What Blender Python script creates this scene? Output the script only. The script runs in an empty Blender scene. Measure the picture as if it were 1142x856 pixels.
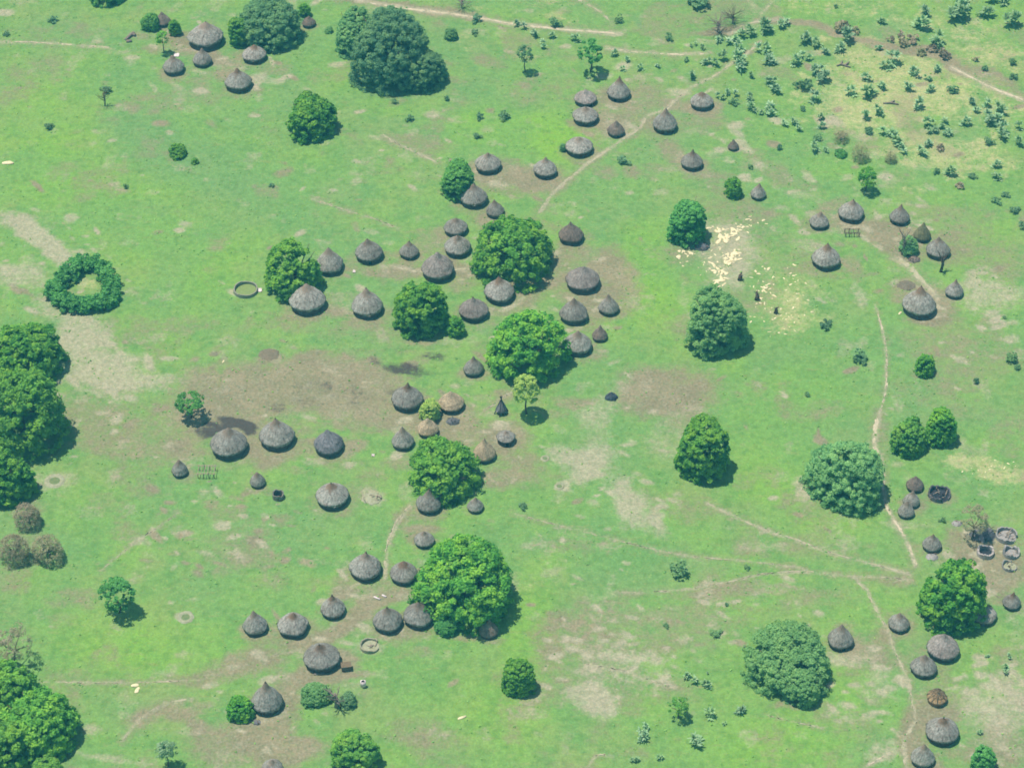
import bpy, math, random
import numpy as np
R = math.radians
rng = np.random.default_rng(7)
random.seed(7)
scene = bpy.context.scene
col = scene.collection

# ------------------------------------------------------------------ camera
PITCH, HF, DIST = R(42), R(24), 536.0
sp, cp = math.sin(PITCH), math.cos(PITCH)
CAM = np.array([0, -DIST*cp, DIST*sp])
FOC = 571/math.tan(HF/2)
def project(P):
    P = np.asarray(P, float); v = P-CAM
    d = v[..., 1]*cp - v[..., 2]*sp
    u = v[..., 1]*sp + v[..., 2]*cp
    return 571+v[..., 0]/d*FOC, 428-u/d*FOC, d
def ground(px, py, z=0.0):
    a, b = (px-571)/FOC, (428-py)/FOC
    dv = np.array([a, cp+b*sp, -sp+b*cp])
    t = (z-CAM[2])/dv[2]
    return CAM+dv*t
def mpp(px, py):                       # metres per photo pixel at that ground point
    return project(ground(px, py))[2]/FOC
cd = bpy.data.cameras.new('camera'); cam = bpy.data.objects.new('camera', cd); col.objects.link(cam)
cam.location = CAM; cam.rotation_euler = (math.pi/2-PITCH, 0, 0)
cd.sensor_width = 36; cd.lens = 18/math.tan(HF/2); cd.clip_start = 1; cd.clip_end = 20000
scene.camera = cam

# ------------------------------------------------------------------ light
SUN_EL = R(74)
SHD = np.array([0.96, -0.28])           # where shadows fall
sd = bpy.data.lights.new('sun', 'SUN'); sun = bpy.data.objects.new('sun', sd); col.objects.link(sun)
sd.energy = 5.0; sd.angle = R(0.55); sd.color = (1.0, 0.965, 0.89)
tosun = np.array([-SHD[0]*math.cos(SUN_EL), -SHD[1]*math.cos(SUN_EL), math.sin(SUN_EL)])
from mathutils import Vector
sun.rotation_euler = Vector(tosun).to_track_quat('Z', 'Y').to_euler()
w = bpy.data.worlds.new('World'); scene.world = w; w.use_nodes = True
nt = w.node_tree
sky = nt.nodes.new('ShaderNodeTexSky'); sky.sky_type = 'NISHITA'; sky.sun_disc = False
sky.sun_elevation = SUN_EL; sky.sun_rotation = math.atan2(tosun[0], tosun[1])
sky.altitude = 400; sky.dust_density = 1.5
bg = nt.nodes['Background']; nt.links.new(sky.outputs[0], bg.inputs[0]); bg.inputs[1].default_value = 0.09
scene.view_settings.view_transform = 'Standard'
try: scene.view_settings.look = 'None'
except Exception: pass
scene.view_settings.exposure = 0
scene.render.engine = 'CYCLES'
scene.cycles.use_denoising = True
scene.cycles.pixel_filter_type = 'BLACKMAN_HARRIS'
scene.cycles.filter_width = 1.7
scene.cycles.max_bounces = 5
scene.cycles.diffuse_bounces = 3
scene.cycles.volume_bounces = 0
scene.cycles.transparent_max_bounces = 4

# ------------------------------------------------------------------ helpers
def lin(c): c /= 255; return c/12.92 if c <= 0.04045 else ((c+0.055)/1.055)**2.4
AIR = (.003, .034, .042)
def C(r, g, b, k=1.0):                  # albedo that shows as this display colour in full sun through the haze
    return tuple(min(.85, max(.004, (lin(v)-h)*k/f)) for v, h, f in zip((r, g, b), AIR, (1.52, 1.46, 1.32)))+(1,)

class NT:
    def __init__(s, name, rough=0.9):
        s.m = bpy.data.materials.new(name); s.m.use_nodes = True; s.t = s.m.node_tree
        s.b = s.t.nodes['Principled BSDF']; s.b.inputs['Roughness'].default_value = rough
        s.b.inputs['Specular IOR Level'].default_value = 0.15
    def n(s, t, **kw):
        x = s.t.nodes.new(t)
        for k, v in kw.items(): setattr(x, k, v)
        return x
    def l(s, a, b): s.t.links.new(a, b)
    def put(s, sock, v):
        if hasattr(v, 'links') or isinstance(v, bpy.types.NodeSocket): s.l(v, sock)
        else: sock.default_value = v
    def noise(s, vec, scale, detail=3, rough=0.55, dist=0.0):
        x = s.n('ShaderNodeTexNoise'); s.l(vec, x.inputs['Vector'])
        x.inputs['Scale'].default_value = scale; x.inputs['Detail'].default_value = detail
        x.inputs['Roughness'].default_value = rough; x.inputs['Distortion'].default_value = dist
        return x.outputs['Fac']
    def math(s, op, a, b=0.0, c=None, clamp=False):
        x = s.n('ShaderNodeMath', operation=op); x.use_clamp = clamp
        s.put(x.inputs[0], a); s.put(x.inputs[1], b)
        if c is not None: s.put(x.inputs[2], c)
        return x.outputs[0]
    def ramp(s, f, lo, hi, a=0.0, b=1.0):
        x = s.n('ShaderNodeMapRange', interpolation_type='SMOOTHSTEP'); s.put(x.inputs[0], f)
        for i, v in enumerate((lo, hi, a, b)): s.put(x.inputs[1+i], v)
        return x.outputs[0]
    def mix(s, f, a, b, mode='MIX'):
        x = s.n('ShaderNodeMix', data_type='RGBA', blend_type=mode)
        s.put(x.inputs[0], f); s.put(x.inputs[6], a); s.put(x.inputs[7], b)
        return x.outputs[2]
    def attr(s, name):
        x = s.n('ShaderNodeAttribute'); x.attribute_name = name; return x.outputs['Fac']
    def bump(s, h, strength, dist):
        x = s.n('ShaderNodeBump'); s.l(h, x.inputs['Height']); x.inputs['Strength'].default_value = strength
        x.inputs['Distance'].default_value = dist; s.l(x.outputs[0], s.b.inputs['Normal'])
    def scale(s, c, f):                 # colour times a scalar
        x = s.n('ShaderNodeVectorMath', operation='SCALE'); s.put(x.inputs[0], c); s.put(x.inputs[3], f); return x.outputs[0]
    def out(s, c): s.put(s.b.inputs['Base Color'], c); return s.m
    def rgb(s, c): x = s.n('ShaderNodeRGB'); x.outputs[0].default_value = c; return x.outputs[0]

def mesh_np(name, V, F, smooth=False, attrs=None, uv=None):
    """V (n,3) float, F (m,k) int all of one size or a list of lists"""
    me = bpy.data.meshes.new(name)
    V = np.asarray(V, np.float32)
    if isinstance(F, np.ndarray):
        m, k = F.shape
        me.vertices.add(len(V)); me.vertices.foreach_set('co', V.ravel())
        me.loops.add(m*k); me.loops.foreach_set('vertex_index', F.astype(np.int32).ravel())
        me.polygons.add(m); me.polygons.foreach_set('loop_start', np.arange(0, m*k, k, dtype=np.int32))
        me.polygons.foreach_set('loop_total', np.full(m, k, np.int32))
        me.update(calc_edges=True)
    else:
        me.from_pydata([tuple(map(float, v)) for v in V], [], [list(map(int, f)) for f in F]); me.update()
    me.validate()
    if smooth: me.polygons.foreach_set('use_smooth', np.ones(len(me.polygons), bool))
    for k, v in (attrs or {}).items():
        a = me.attributes.new(k, 'FLOAT', 'POINT'); a.data.foreach_set('value', np.asarray(v, np.float32))
    if uv is not None:
        l = me.uv_layers.new(name='uv'); li = np.zeros(len(me.loops), np.int32); me.loops.foreach_get('vertex_index', li)
        l.data.foreach_set('uv', np.asarray(uv, np.float32)[li].ravel())
    return me
def link(name, me, mat, parent=None, loc=None):
    o = bpy.data.objects.new(name, me); col.objects.link(o)
    if mat and not me.materials: me.materials.append(mat)
    if parent: o.parent = parent
    if loc is not None: o.location = loc
    return o
def tag(o, label, cat, group=None):
    o['label'] = label; o['category'] = cat
    if group: o['group'] = group
    return o
def thing(name, label, cat, loc, rz=0, group=None):
    o = bpy.data.objects.new(name, None); col.objects.link(o); o.empty_display_size = 0.5
    o.location = loc; o.rotation_euler = (0, 0, rz)
    return tag(o, label, cat, group)

class MB:                               # collects solids into one mesh
    def __init__(s): s.v = []; s.f = []
    def add(s, V, F):
        n = len(s.v); s.v += [tuple(map(float, p)) for p in V]; s.f += [[i+n for i in f] for f in F]
    def tube(s, pts, rad, seg=7, cap=True):
        pts = [np.asarray(p, float) for p in pts]; rad = rad if hasattr(rad, '__len__') else [rad]*len(pts)
        V = []; F = []
        for i, p in enumerate(pts):
            t = pts[min(i+1, len(pts)-1)]-pts[max(i-1, 0)]; t = t/(np.linalg.norm(t)+1e-9)
            a = np.cross(t, [0, 0, 1.0] if abs(t[2]) < .9 else [1.0, 0, 0]); a /= np.linalg.norm(a); b = np.cross(t, a)
            for k in range(seg):
                q = 2*math.pi*k/seg; V.append(p+rad[i]*(math.cos(q)*a+math.sin(q)*b))
        for i in range(len(pts)-1):
            for k in range(seg):
                k2 = (k+1) % seg; F.append([i*seg+k, i*seg+k2, (i+1)*seg+k2, (i+1)*seg+k])
        if cap: F.append(list(range(seg))[::-1]); F.append([(len(pts)-1)*seg+k for k in range(seg)])
        s.add(V, F)
    def box(s, c, d, rz=0.0):
        V = []; ca, sa = math.cos(rz), math.sin(rz)
        for z in (-1, 1):
            for x, y in ((-1, -1), (1, -1), (1, 1), (-1, 1)):
                X, Y = x*d[0]/2, y*d[1]/2; V.append((c[0]+X*ca-Y*sa, c[1]+X*sa+Y*ca, c[2]+z*d[2]/2))
        s.add(V, [[3, 2, 1, 0], [4, 5, 6, 7], [0, 1, 5, 4], [1, 2, 6, 5], [2, 3, 7, 6], [3, 0, 4, 7]])
    def build(s, name, mat, parent=None, smooth=False, loc=None):
        return link(name, mesh_np(name, s.v, s.f, smooth), mat, parent, loc)

# value noise in numpy
_T = rng.random((256, 256))
def vnoise(x, y):
    xi = np.floor(x).astype(int); yi = np.floor(y).astype(int); fx = x-xi; fy = y-yi
    fx = fx*fx*(3-2*fx); fy = fy*fy*(3-2*fy)
    g = lambda a, b: _T[a & 255, b & 255]
    return (g(xi, yi)*(1-fx)+g(xi+1, yi)*fx)*(1-fy)+(g(xi, yi+1)*(1-fx)+g(xi+1, yi+1)*fx)*fy
def fbm(x, y, o=4):
    s = 0; a = 0.5; t = 0
    for i in range(o):
        s = s+a*vnoise(x*2**i+17*i, y*2**i+31*i); t += a; a *= 0.5
    return s/t
def sstep(a, b, x):
    t = np.clip((x-a)/(b-a), 0, 1); return t*t*(3-2*t)

# ------------------------------------------------------------------ paths (photo pixels -> ground)
PATHS = [  # points, width in pixels, strength of wear, break-up, pale?, label
 ([(398,1),(450,9),(520,18),(575,27),(640,34),(693,38)], 4.6, .12, 1),
 ([(676,53),(700,57),(760,61),(792,59)], 4, .45, 1),
 ([(868,22),(846,24),(829,29),(812,38)], 3.5, .35, 0),
 ([(847,46),(832,61),(811,74),(791,88),(771,98),(753,112),(743,121),(722,129),(715,141),(692,157),(654,183),(616,216),(601,235)], 3.6, .3, 0),
 ([(1061,75),(1081,85),(1106,98),(1145,113)], 4.4, .1, 1),
 ([(864,-2),(856,8),(850,16)], 4.5, .35, 0),
 ([(0,46),(50,48),(122,53)], 2.6, .35, 1),
 ([(427,150),(450,164),(488,181)], 3, .4, 0),
 ([(348,222),(392,236),(420,245),(445,255)], 2.4, .5, 0),
 ([(976,340),(980,355),(985,372),(989,395),(988,429),(985,446),(980,462)], 2.4, .3, 1),
 ([(980,462),(977,478),(976,495),(982,512),(984,534)], 6, .25, 1),
 ([(984,534),(989,563),(999,581),(1011,601),(1022,630)], 5, .25, 1),
 ([(1000,287),(1012,297),(1030,315),(1046,332)], 9, .4, 0),
 ([(570,572),(633,588),(679,600),(735,614),(768,620),(824,625),(900,633)], 2.4, .6, 0),
 ([(788,560),(819,576),(856,592),(882,599),(908,609),(941,620),(979,630),(1015,640)], 3.8, .36, 0),
 ([(692,661),(738,659),(773,655),(814,648),(849,640),(898,637),(946,642),(992,644),(1018,647)], 2.8, .5, 0),
 ([(952,643),(966,658),(976,677),(992,705),(998,725),(1012,756),(1017,781),(1022,802),(1008,827),(1010,860)], 4, .28, 0),
 ([(458,563),(442,583),(431,614),(430,645)], 3.6, .3, 0),
 ([(46,760),(142,761),(228,757)], 1.8, .5, 1),
 ([(285,735),(336,724)], 2.4, .5, 0),
 ([(137,824),(157,801),(185,784),(215,778)], 4.5, .55, 0),
 ([(112,636),(150,605),(200,571)], 2.2, .5, 0),
 ([(536,461),(572,436)], 2.2, .3, 0),
 ([(651,740),(697,748),(722,757),(753,766)], 2.6, .5, 0),
 ([(654,854),(664,842),(684,842)], 2.6, .4, 1),
 ([(852,796),(882,804),(918,812)], 2.2, .5, 0),
 ([(962,856),(992,839)], 3, .5, 1),
 ([(435,296),(470,303),(520,300)], 4.5, .4, 0),
 ([(640,-2),(668,12),(682,26)], 3.5, .6, 0),
]
# ------------------------------------------------------------------ ground
# soil patches: cx, cy, rx, ry, rotation, channel, strength
PATCH = [
 # left: pale dry band
 (30,255,46,13,22,'pale',.9),(62,278,30,12,40,'pale',.8),(20,308,50,20,5,'pale',.55),(60,345,30,12,20,'pale',.5),(95,375,38,30,30,'pale',.75),(115,415,60,22,0,'pale',.7),
 (170,425,50,12,0,'pale',.5),(110,470,70,35,0,'soil',.45),(150,500,60,20,0,'soil',.35),(60,535,28,14,0,'pale',.45),(195,500,26,14,0,'soil',.6),
 # centre-left brown field
 (300,430,110,32,-5,'soil',.8),(390,445,70,28,-8,'soil',.75),(245,470,70,28,0,'soil',.7),(420,470,60,20,0,'soil',.55),(350,410,60,18,0,'soil',.5),(310,505,70,14,0,'soil',.35),
 (300,396,15,7,0,'soil',1.0),(455,412,36,9,10,'dark',.6),(485,398,18,6,10,'dark',.4),(400,440,80,18,0,'dark',.2),(320,425,90,22,-5,'dark',.12),(340,430,120,34,-5,'soil',.6),(262,473,26,6,8,'dark',1.0),(276,478,10,7,30,'dark',.9),(243,482,16,6,-20,'dark',.9),(235,474,9,4,10,'dark',.7),(97,318,16,9,0,'dry',.8),(330,455,60,10,0,'dark',.2),(228,484,14,8,0,'dark',.6),
 (300,515,20,9,0,'soil',.6),(270,500,22,10,0,'soil',.5),
 # middle small compound
 (480,462,46,22,0,'soil',.75),(510,478,44,20,0,'soil',.6),(565,485,30,22,0,'soil',.75),(580,520,30,22,0,'soil',.5),(555,535,26,12,0,'soil',.6),(470,590,26,8,0,'soil',.7),(465,600,18,8,0,'soil',.5),(450,575,14,14,0,'soil',.4),
 (560,443,30,10,0,'soil',.4),(413,553,16,12,20,'pale',.6),
 (640,450,28,9,0,'soil',.6),(748,440,58,34,10,'soil',.8),(715,450,40,20,0,'soil',.5),(664,465,22,28,10,'pale',.45),(659,515,32,24,-20,'pale',.75),(625,505,18,12,0,'pale',.6),(625,541,10,8,0,'pale',.9),
 (690,545,16,22,10,'pale',.55),(703,568,26,20,-20,'pale',.7),(725,590,26,12,30,'pale',.45),(745,490,40,26,0,'pale',.3),(735,560,50,20,20,'soil',.2),
 # centre village
 (570,200,60,22,5,'soil',.55),(610,205,30,12,0,'soil',.5),(545,245,26,12,0,'soil',.6),(520,300,34,12,20,'soil',.6),(440,302,55,7,0,'soil',.6),(400,330,20,8,0,'soil',.35),(590,320,42,16,-20,'soil',.55),(625,300,24,20,0,'soil',.5),
 (680,305,34,28,30,'soil',.75),(700,330,26,26,20,'soil',.4),(660,345,36,24,0,'soil',.55),(640,280,22,12,0,'soil',.45),(330,352,46,10,0,'soil',.3),(380,350,14,6,0,'soil',.5),(420,370,90,14,0,'soil',.25),
 (530,418,20,7,0,'soil',.5),(515,318,18,10,0,'soil',.5),(580,395,60,40,0,'soil',.25),(470,382,22,5,0,'soil',.45),
 # north compound
 (700,110,46,26,-20,'soil',.5),(680,135,30,14,0,'soil',.6),(730,140,30,12,-20,'soil',.5),(765,118,34,10,10,'soil',.55),(790,128,20,6,0,'soil',.4),(748,172,30,12,25,'soil',.5),(790,195,26,9,0,'soil',.5),(830,235,55,16,0,'soil',.35),(640,60,40,8,0,'soil',.2),
 (704,190,12,10,30,'soil',.5),(675,190,16,10,0,'soil',.4),(583,200,25,12,0,'soil',.5),(760,280,22,14,0,'soil',.4),(600,95,60,12,0,'soil',.25),(585,110,40,8,0,'soil',.2),
 # north west compound
 (205,50,36,13,20,'soil',.65),(170,55,16,6,0,'soil',.5),(245,66,28,8,20,'soil',.7),(262,92,26,13,20,'soil',.8),(300,90,24,5,10,'pale',.5),(155,40,14,6,0,'soil',.5),(55,75,30,14,0,'soil',.3),(145,120,26,8,0,'soil',.35),(212,123,16,6,0,'pale',.3),(85,160,20,6,0,'soil',.25),
 (312,50,20,8,0,'soil',.45),(310,78,24,10,0,'soil',.35),(5,14,14,6,0,'pale',.7),(484,126,12,5,0,'pale',.6),(545,70,22,8,20,'soil',.4),(470,160,40,14,15,'soil',.4),
 (130,205,18,6,30,'pale',.25),(180,230,60,14,0,'soil',.1),
 # brown ditch along the top
 (440,8,90,5,8,'soil',.6),(510,14,30,5,10,'soil',.5),(880,26,36,4,5,'soil',.85),(930,36,34,5,12,'soil',.9),(985,50,40,7,14,'soil',.9),(1030,60,34,8,8,'soil',.85),(1060,74,22,7,30,'soil',.7),(800,34,34,5,-10,'soil',.7),(1075,70,60,8,20,'soil',.4),(1110,90,40,8,20,'soil',.4),
 (560,4,120,4,0,'dry',.4),
 # east compound
 (975,255,60,15,8,'soil',.85),(1005,275,34,14,10,'soil',.7),(925,232,26,8,-20,'soil',.5),(905,272,22,10,0,'pale',.4),(950,295,14,16,-30,'soil',.5),(1040,338,34,20,20,'soil',.75),(1035,355,26,8,0,'soil',.7),(1010,325,30,14,0,'soil',.5),
 (1060,270,30,20,0,'soil',.4),(1105,325,45,24,10,'pale',.55),(1110,290,50,24,0,'soil',.35),(1085,250,40,22,10,'soil',.3),(960,335,8,18,-15,'pale',.45),(1045,380,60,20,0,'soil',.25),(1075,400,60,30,0,'soil',.3),(1030,418,18,6,0,'soil',.5),(1035,235,40,10,0,'soil',.25),(895,340,40,40,0,'dry',.45),
 (1050,450,90,16,10,'soil',.2),(905,455,45,12,0,'soil',.3),(880,200,40,12,20,'soil',.35),(890,215,50,8,20,'pale',.25),
 # dry yellow land upper right
 (1000,90,80,24,10,'dry',.9),(1060,100,60,40,10,'dry',.7),(990,120,70,30,0,'dry',.75),(1010,170,60,22,10,'dry',.75),(1080,175,70,22,10,'dry',.8),(950,130,60,24,0,'dry',.6),(1110,60,60,18,10,'dry',.8),(1050,30,90,16,0,'dry',.5),(940,8,120,12,0,'dry',.5),(1120,130,40,30,0,'dry',.5),(985,60,60,14,10,'dry',.7),(940,100,60,30,0,'dry',.5),
 (960,152,20,8,0,'pale',.3),(930,186,40,12,0,'lush',.7),(950,195,30,10,0,'lush',.8),(870,105,40,20,0,'dry',.35),
 (830,270,80,40,0,'soil',.2),(810,270,45,22,20,'pale',.6),(812,300,24,24,30,'pale',.6),(860,330,40,40,0,'dry',.5),(880,350,40,22,0,'dry',.5),
 (1100,520,55,12,12,'dry',1.0),(1125,535,34,9,5,'dry',.9),(1075,512,20,10,0,'dry',.8),(1040,560,70,20,0,'soil',.12),
 (1090,612,44,24,0,'soil',.75),(1105,640,46,26,0,'soil',.7),(1050,555,16,9,0,'soil',.5),(895,545,12,16,-40,'pale',.7),(1010,585,40,5,5,'pale',.35),(1095,650,30,14,0,'soil',.6),(1115,670,30,8,0,'soil',.4),
 # south middle dry field
 (720,700,120,36,0,'soil',.35),(640,740,50,50,0,'soil',.3),(690,745,70,30,10,'pale',.3),(664,785,26,15,28,'pale',.85),(650,770,22,10,0,'pale',.6),(800,660,46,10,-5,'soil',.55),(840,655,60,8,0,'soil',.3),(620,690,20,12,0,'soil',.5),(610,720,20,22,0,'soil',.4),(600,655,40,10,0,'dry',.3),
 (745,770,60,22,0,'soil',.25),(810,680,60,20,0,'soil',.2),(460,815,40,22,0,'soil',.35),(490,830,40,20,0,'soil',.3),
 # south west compound
 (430,668,38,9,-8,'soil',.8),(395,692,40,12,-30,'soil',.8),(360,712,40,11,-20,'soil',.7),(380,735,30,14,0,'soil',.6),(345,755,46,10,0,'soil',.75),(390,752,26,6,0,'soil',.6),(270,742,50,16,-10,'soil',.6),(225,755,40,10,0,'soil',.5),(310,775,26,20,0,'soil',.75),(300,815,36,26,-30,'soil',.75),(320,838,44,18,0,'soil',.7),(250,830,50,26,0,'soil',.55),
 (200,790,40,12,-10,'soil',.55),(220,810,26,12,40,'soil',.6),(160,800,22,16,-40,'soil',.45),(100,815,14,8,0,'pale',.5),(130,845,60,5,5,'pale',.4),(385,660,16,10,0,'soil',.7),(365,648,26,6,0,'soil',.3),(412,722,18,10,0,'pale',.5),(470,725,22,7,0,'soil',.3),(520,712,18,5,0,'soil',.5),(550,715,20,5,0,'soil',.35),(275,705,9,9,0,'soil',.5),
 (248,585,11,6,0,'pale',.95),(235,560,10,8,0,'soil',.5),(270,612,50,30,0,'soil',.3),(285,620,30,12,0,'soil',.3),(120,560,30,20,0,'soil',.25),(140,590,20,12,0,'soil',.35),(90,570,30,12,0,'pale',.2),(440,655,18,8,0,'soil',.5),(207,688,12,7,0,'pale',.8),(190,672,5,3,0,'pale',.5),(310,578,18,7,0,'soil',.4),(365,595,40,10,0,'dark',.12),
 (350,515,14,5,0,'pale',.5),(390,518,10,5,0,'pale',.6),(400,497,14,7,0,'soil',.6),(330,525,30,5,0,'soil',.3),(445,515,20,8,0,'soil',.4),
 (80,670,40,12,0,'soil',.35),(140,650,30,6,0,'soil',.2),
 # south east
 (960,725,44,16,20,'soil',.6),(955,735,34,9,-10,'pale',.45),(985,715,16,12,0,'soil',.4),(975,765,20,26,30,'pale',.4),(1040,745,40,14,20,'soil',.25),(1045,797,34,13,0,'soil',.75),(1025,800,16,30,10,'soil',.6),(1015,830,16,16,0,'soil',.7),(1115,790,50,45,0,'pale',.55),(1120,830,40,40,0,'soil',.5),(1075,838,34,12,0,'soil',.45),(955,815,44,26,0,'soil',.3),(985,838,26,12,-20,'pale',.5),(945,800,22,12,0,'pale',.3),(1060,775,30,20,0,'soil',.35),
 (900,665,50,14,0,'soil',.3),(1000,648,24,8,0,'soil',.4),(860,655,40,8,0,'pale',.3),(940,700,18,12,0,'soil',.4),(890,788,40,6,0,'soil',.4),(1135,700,20,60,0,'pale',.2),
 # lush grass
 (80,200,110,60,30,'lush',.75),(60,120,60,30,30,'lush',.4),(200,290,70,60,0,'lush',.5),(330,170,90,60,0,'lush',.25),(600,155,80,32,0,'lush',.95),(545,140,50,26,0,'lush',.7),(715,290,40,45,0,'lush',.8),(730,340,50,40,0,'lush',.6),(890,440,70,40,0,'lush',.55),(880,520,60,40,0,'lush',.5),(590,700,40,60,0,'lush',.6),(560,790,70,50,0,'lush',.5),(380,90,50,30,20,'lush',.5),(430,120,40,10,0,'lush',.6),
 (870,830,70,40,0,'lush',.6),(940,770,40,30,0,'lush',.3),(820,760,60,30,0,'lush',.4),(150,720,90,40,0,'lush',.55),(1010,530,40,40,0,'lush',.4),(450,630,60,50,0,'lush',.2),(840,500,60,60,0,'lush',.4),(640,560,60,30,0,'lush',.2),(930,580,60,18,0,'lush',.4),
 # cool blue-green grass
 (170,150,60,40,30,'cool',.7),(250,190,90,34,10,'cool',.7),(300,230,80,30,0,'cool',.4),(90,40,90,18,0,'cool',.5),(190,545,80,30,-30,'cool',.4),(330,590,120,40,0,'cool',.5),(560,600,60,26,0,'cool',.4),(690,620,120,20,10,'cool',.35),(380,200,60,30,0,'cool',.4),(740,620,60,12,10,'cool',.4),(930,440,120,12,5,'cool',.3),(1090,460,60,30,0,'cool',.4),(640,760,40,40,0,'cool',.3),(1090,150,60,18,0,'cool',.4),(700,235,60,30,0,'cool',.3),
]
pr = np.random.default_rng(21)
for cx, cy, rx, ry, n, k in [(690,735,95,62,80,'pale'),(640,690,60,30,20,'soil'),(1090,350,60,55,40,'pale'),(1105,790,45,65,50,'pale'),(960,780,60,60,34,'pale'),(690,540,70,60,26,'pale'),(60,300,65,70,36,'pale'),(110,430,70,50,36,'pale'),
  (250,590,90,55,34,'soil'),(240,590,90,55,22,'pale'),(960,250,80,34,24,'pale'),(1010,110,140,100,110,'dry'),(1010,120,140,100,14,'soil'),(760,120,110,60,30,'pale'),(310,780,80,60,36,'pale'),(420,690,90,40,26,'pale'),(560,30,90,40,20,'dry'),(300,440,130,60,46,'soil'),(330,430,130,50,24,'dark'),
  (520,490,90,60,34,'pale'),(600,300,100,110,30,'pale'),(460,180,120,50,16,'pale'),(230,60,110,50,24,'pale'),(840,680,90,40,24,'pale'),(1090,630,44,44,34,'pale'),(1095,630,44,44,20,'dark'),(560,360,520,400,140,'pale'),(560,360,560,410,170,'soil'),(560,360,560,420,70,'cool'),(900,170,120,60,30,'pale')]:
    for _ in range(n):
        a_, q_ = pr.uniform(0, 6.3), pr.random()**.5; big = pr.uniform(3, 12)
        PATCH.append((cx+rx*q_*math.cos(a_), cy+ry*q_*math.sin(a_), big, big*pr.uniform(.25, .55), pr.normal(8, 22), k, pr.uniform(.25, .8)*(.4 if k == 'dark' else 1)))
fx = np.arange(-166, 166.1, 0.46); fy = np.arange(-128, 184.1, 0.46)
ext = lambda a: np.concatenate([[-9000, -3000, -900, -400, -250][0:5], a, [250, 400, 900, 3000, 9000]])
gx, gy = ext(fx), ext(fy)
X, Y = np.meshgrid(gx, gy); nx, ny = len(gx), len(gy)
Vg = np.stack([X.ravel(), Y.ravel(), np.zeros(X.size)], 1)
xs, ys = np.clip(Vg[:, 0], -400, 400), np.clip(Vg[:, 1], -250, 400)
Pg = np.stack([xs, ys, np.zeros(len(xs))], 1)
px, py, _ = project(Pg)
# warp so that patch edges are irregular
wx = (fbm(xs/9, ys/9, 4)-.5)*34+(fbm(xs/2.4+50, ys/2.4, 3)-.5)*14
wy = (fbm(xs/9+90, ys/9+20, 4)-.5)*26+(fbm(xs/2.4, ys/2.4+70, 3)-.5)*11
ch = {k: np.zeros(len(xs)) for k in ('soil', 'pale', 'dark', 'lush', 'dry', 'cool')}
for cx, cy, rx, ry, rot, k, st in PATCH:
    small = min(1.0, (rx*ry)**.5/30)
    B = 1.5*max(rx, ry)+26; sl = np.where((np.abs(px-cx) < B) & (np.abs(py-cy) < B))[0]
    qx, qy = px[sl]+wx[sl]*small-cx, py[sl]+wy[sl]*small-cy
    a = R(rot); u = (qx*math.cos(a)+qy*math.sin(a))/rx; v = (-qx*math.sin(a)+qy*math.cos(a))/ry
    m = min(1, st*{'soil': 1.3, 'pale': 1.2, 'dry': .72}.get(k, 1))*sstep(1.35, .35, np.sqrt(u*u+v*v))
    ch[k][sl] = 1-(1-ch[k][sl])*(1-m)
    # soft wear around paths
for pts, wd, br, pale in PATHS:
    P = np.array(pts, float); best = np.full(len(xs), 1e9)
    lo = P.min(0)-30; hi = P.max(0)+30
    sel = np.where((px > lo[0]) & (px < hi[0]) & (py > lo[1]) & (py < hi[1]))[0]
    qx, qy = px[sel]+wx[sel]*.1, py[sel]+wy[sel]*.1
    d = np.full(len(sel), 1e9)
    for a, b in zip(P[:-1], P[1:]):
        e = b-a; t = np.clip(((qx-a[0])*e[0]+(qy-a[1])*e[1])/(e@e), 0, 1)
        d = np.minimum(d, np.hypot(qx-a[0]-t*e[0], qy-a[1]-t*e[1]))
    m = (.85-.7*br)*sstep(wd*.7+1.4, wd*.1, d)*(.65+.7*fbm(xs[sel]/3, ys[sel]/3, 3))
    ch['pale'][sel] = 1-(1-ch['pale'][sel])*(1-np.clip(m, 0, .97))
    m = .35*sstep(wd*2+4, wd*.3, d); ch['soil'][sel] = 1-(1-ch['soil'][sel])*(1-m)
# faint random wear everywhere
ch['soil'] = np.maximum(ch['soil'], .42*sstep(.53, .74, fbm(xs/10+7, ys/10+3, 5)))
ch['pale'] = np.maximum(ch['pale'], .4*sstep(.6, .78, fbm(xs/5+77, ys/5+13, 5)))
ch['cool'] = np.maximum(ch['cool'], .5*sstep(.45, .75, fbm(xs/20+37, ys/20+53, 4)))
ii = np.arange(nx*ny).reshape(ny, nx)
Fg = np.stack([ii[:-1, :-1], ii[:-1, 1:], ii[1:, 1:], ii[1:, :-1]], -1).reshape(-1, 4)

g = NT('ground_grass_and_soil', 0.95)
tc = g.n('ShaderNodeTexCoord').outputs['Object']
n_f = g.noise(tc, 2.2, 4, .65); n_m = g.noise(tc, .55, 4, .6); n_l = g.noise(tc, .12, 4, .6); n_h = g.noise(tc, .035, 4, .55)
n_e = g.noise(tc, 1.1, 5, .7, .6)
mp = g.n('ShaderNodeMapping'); g.l(tc, mp.inputs[0]); mp.inputs['Location'].default_value = (41, 17, 0); n_x = g.noise(mp.outputs[0], .9, 5, .75); n_y = g.noise(mp.outputs[0], .22, 5, .7)
mp2 = g.n('ShaderNodeMapping'); g.l(tc, mp2.inputs[0]); mp2.inputs['Location'].default_value = (-23, 61, 3)
n_a = g.noise(mp2.outputs[0], .85, 3, .6); n_b = g.noise(mp2.outputs[0], 1.7, 2, .6); n_c = g.noise(mp2.outputs[0], .06, 5, .65)
mp3 = g.n('ShaderNodeMapping'); g.l(tc, mp3.inputs[0]); mp3.inputs['Rotation'].default_value = (0, 0, .5); mp3.inputs['Scale'].default_value = (.5, 1.6, 1); n_s = g.noise(mp3.outputs[0], .45, 4, .65)
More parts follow.
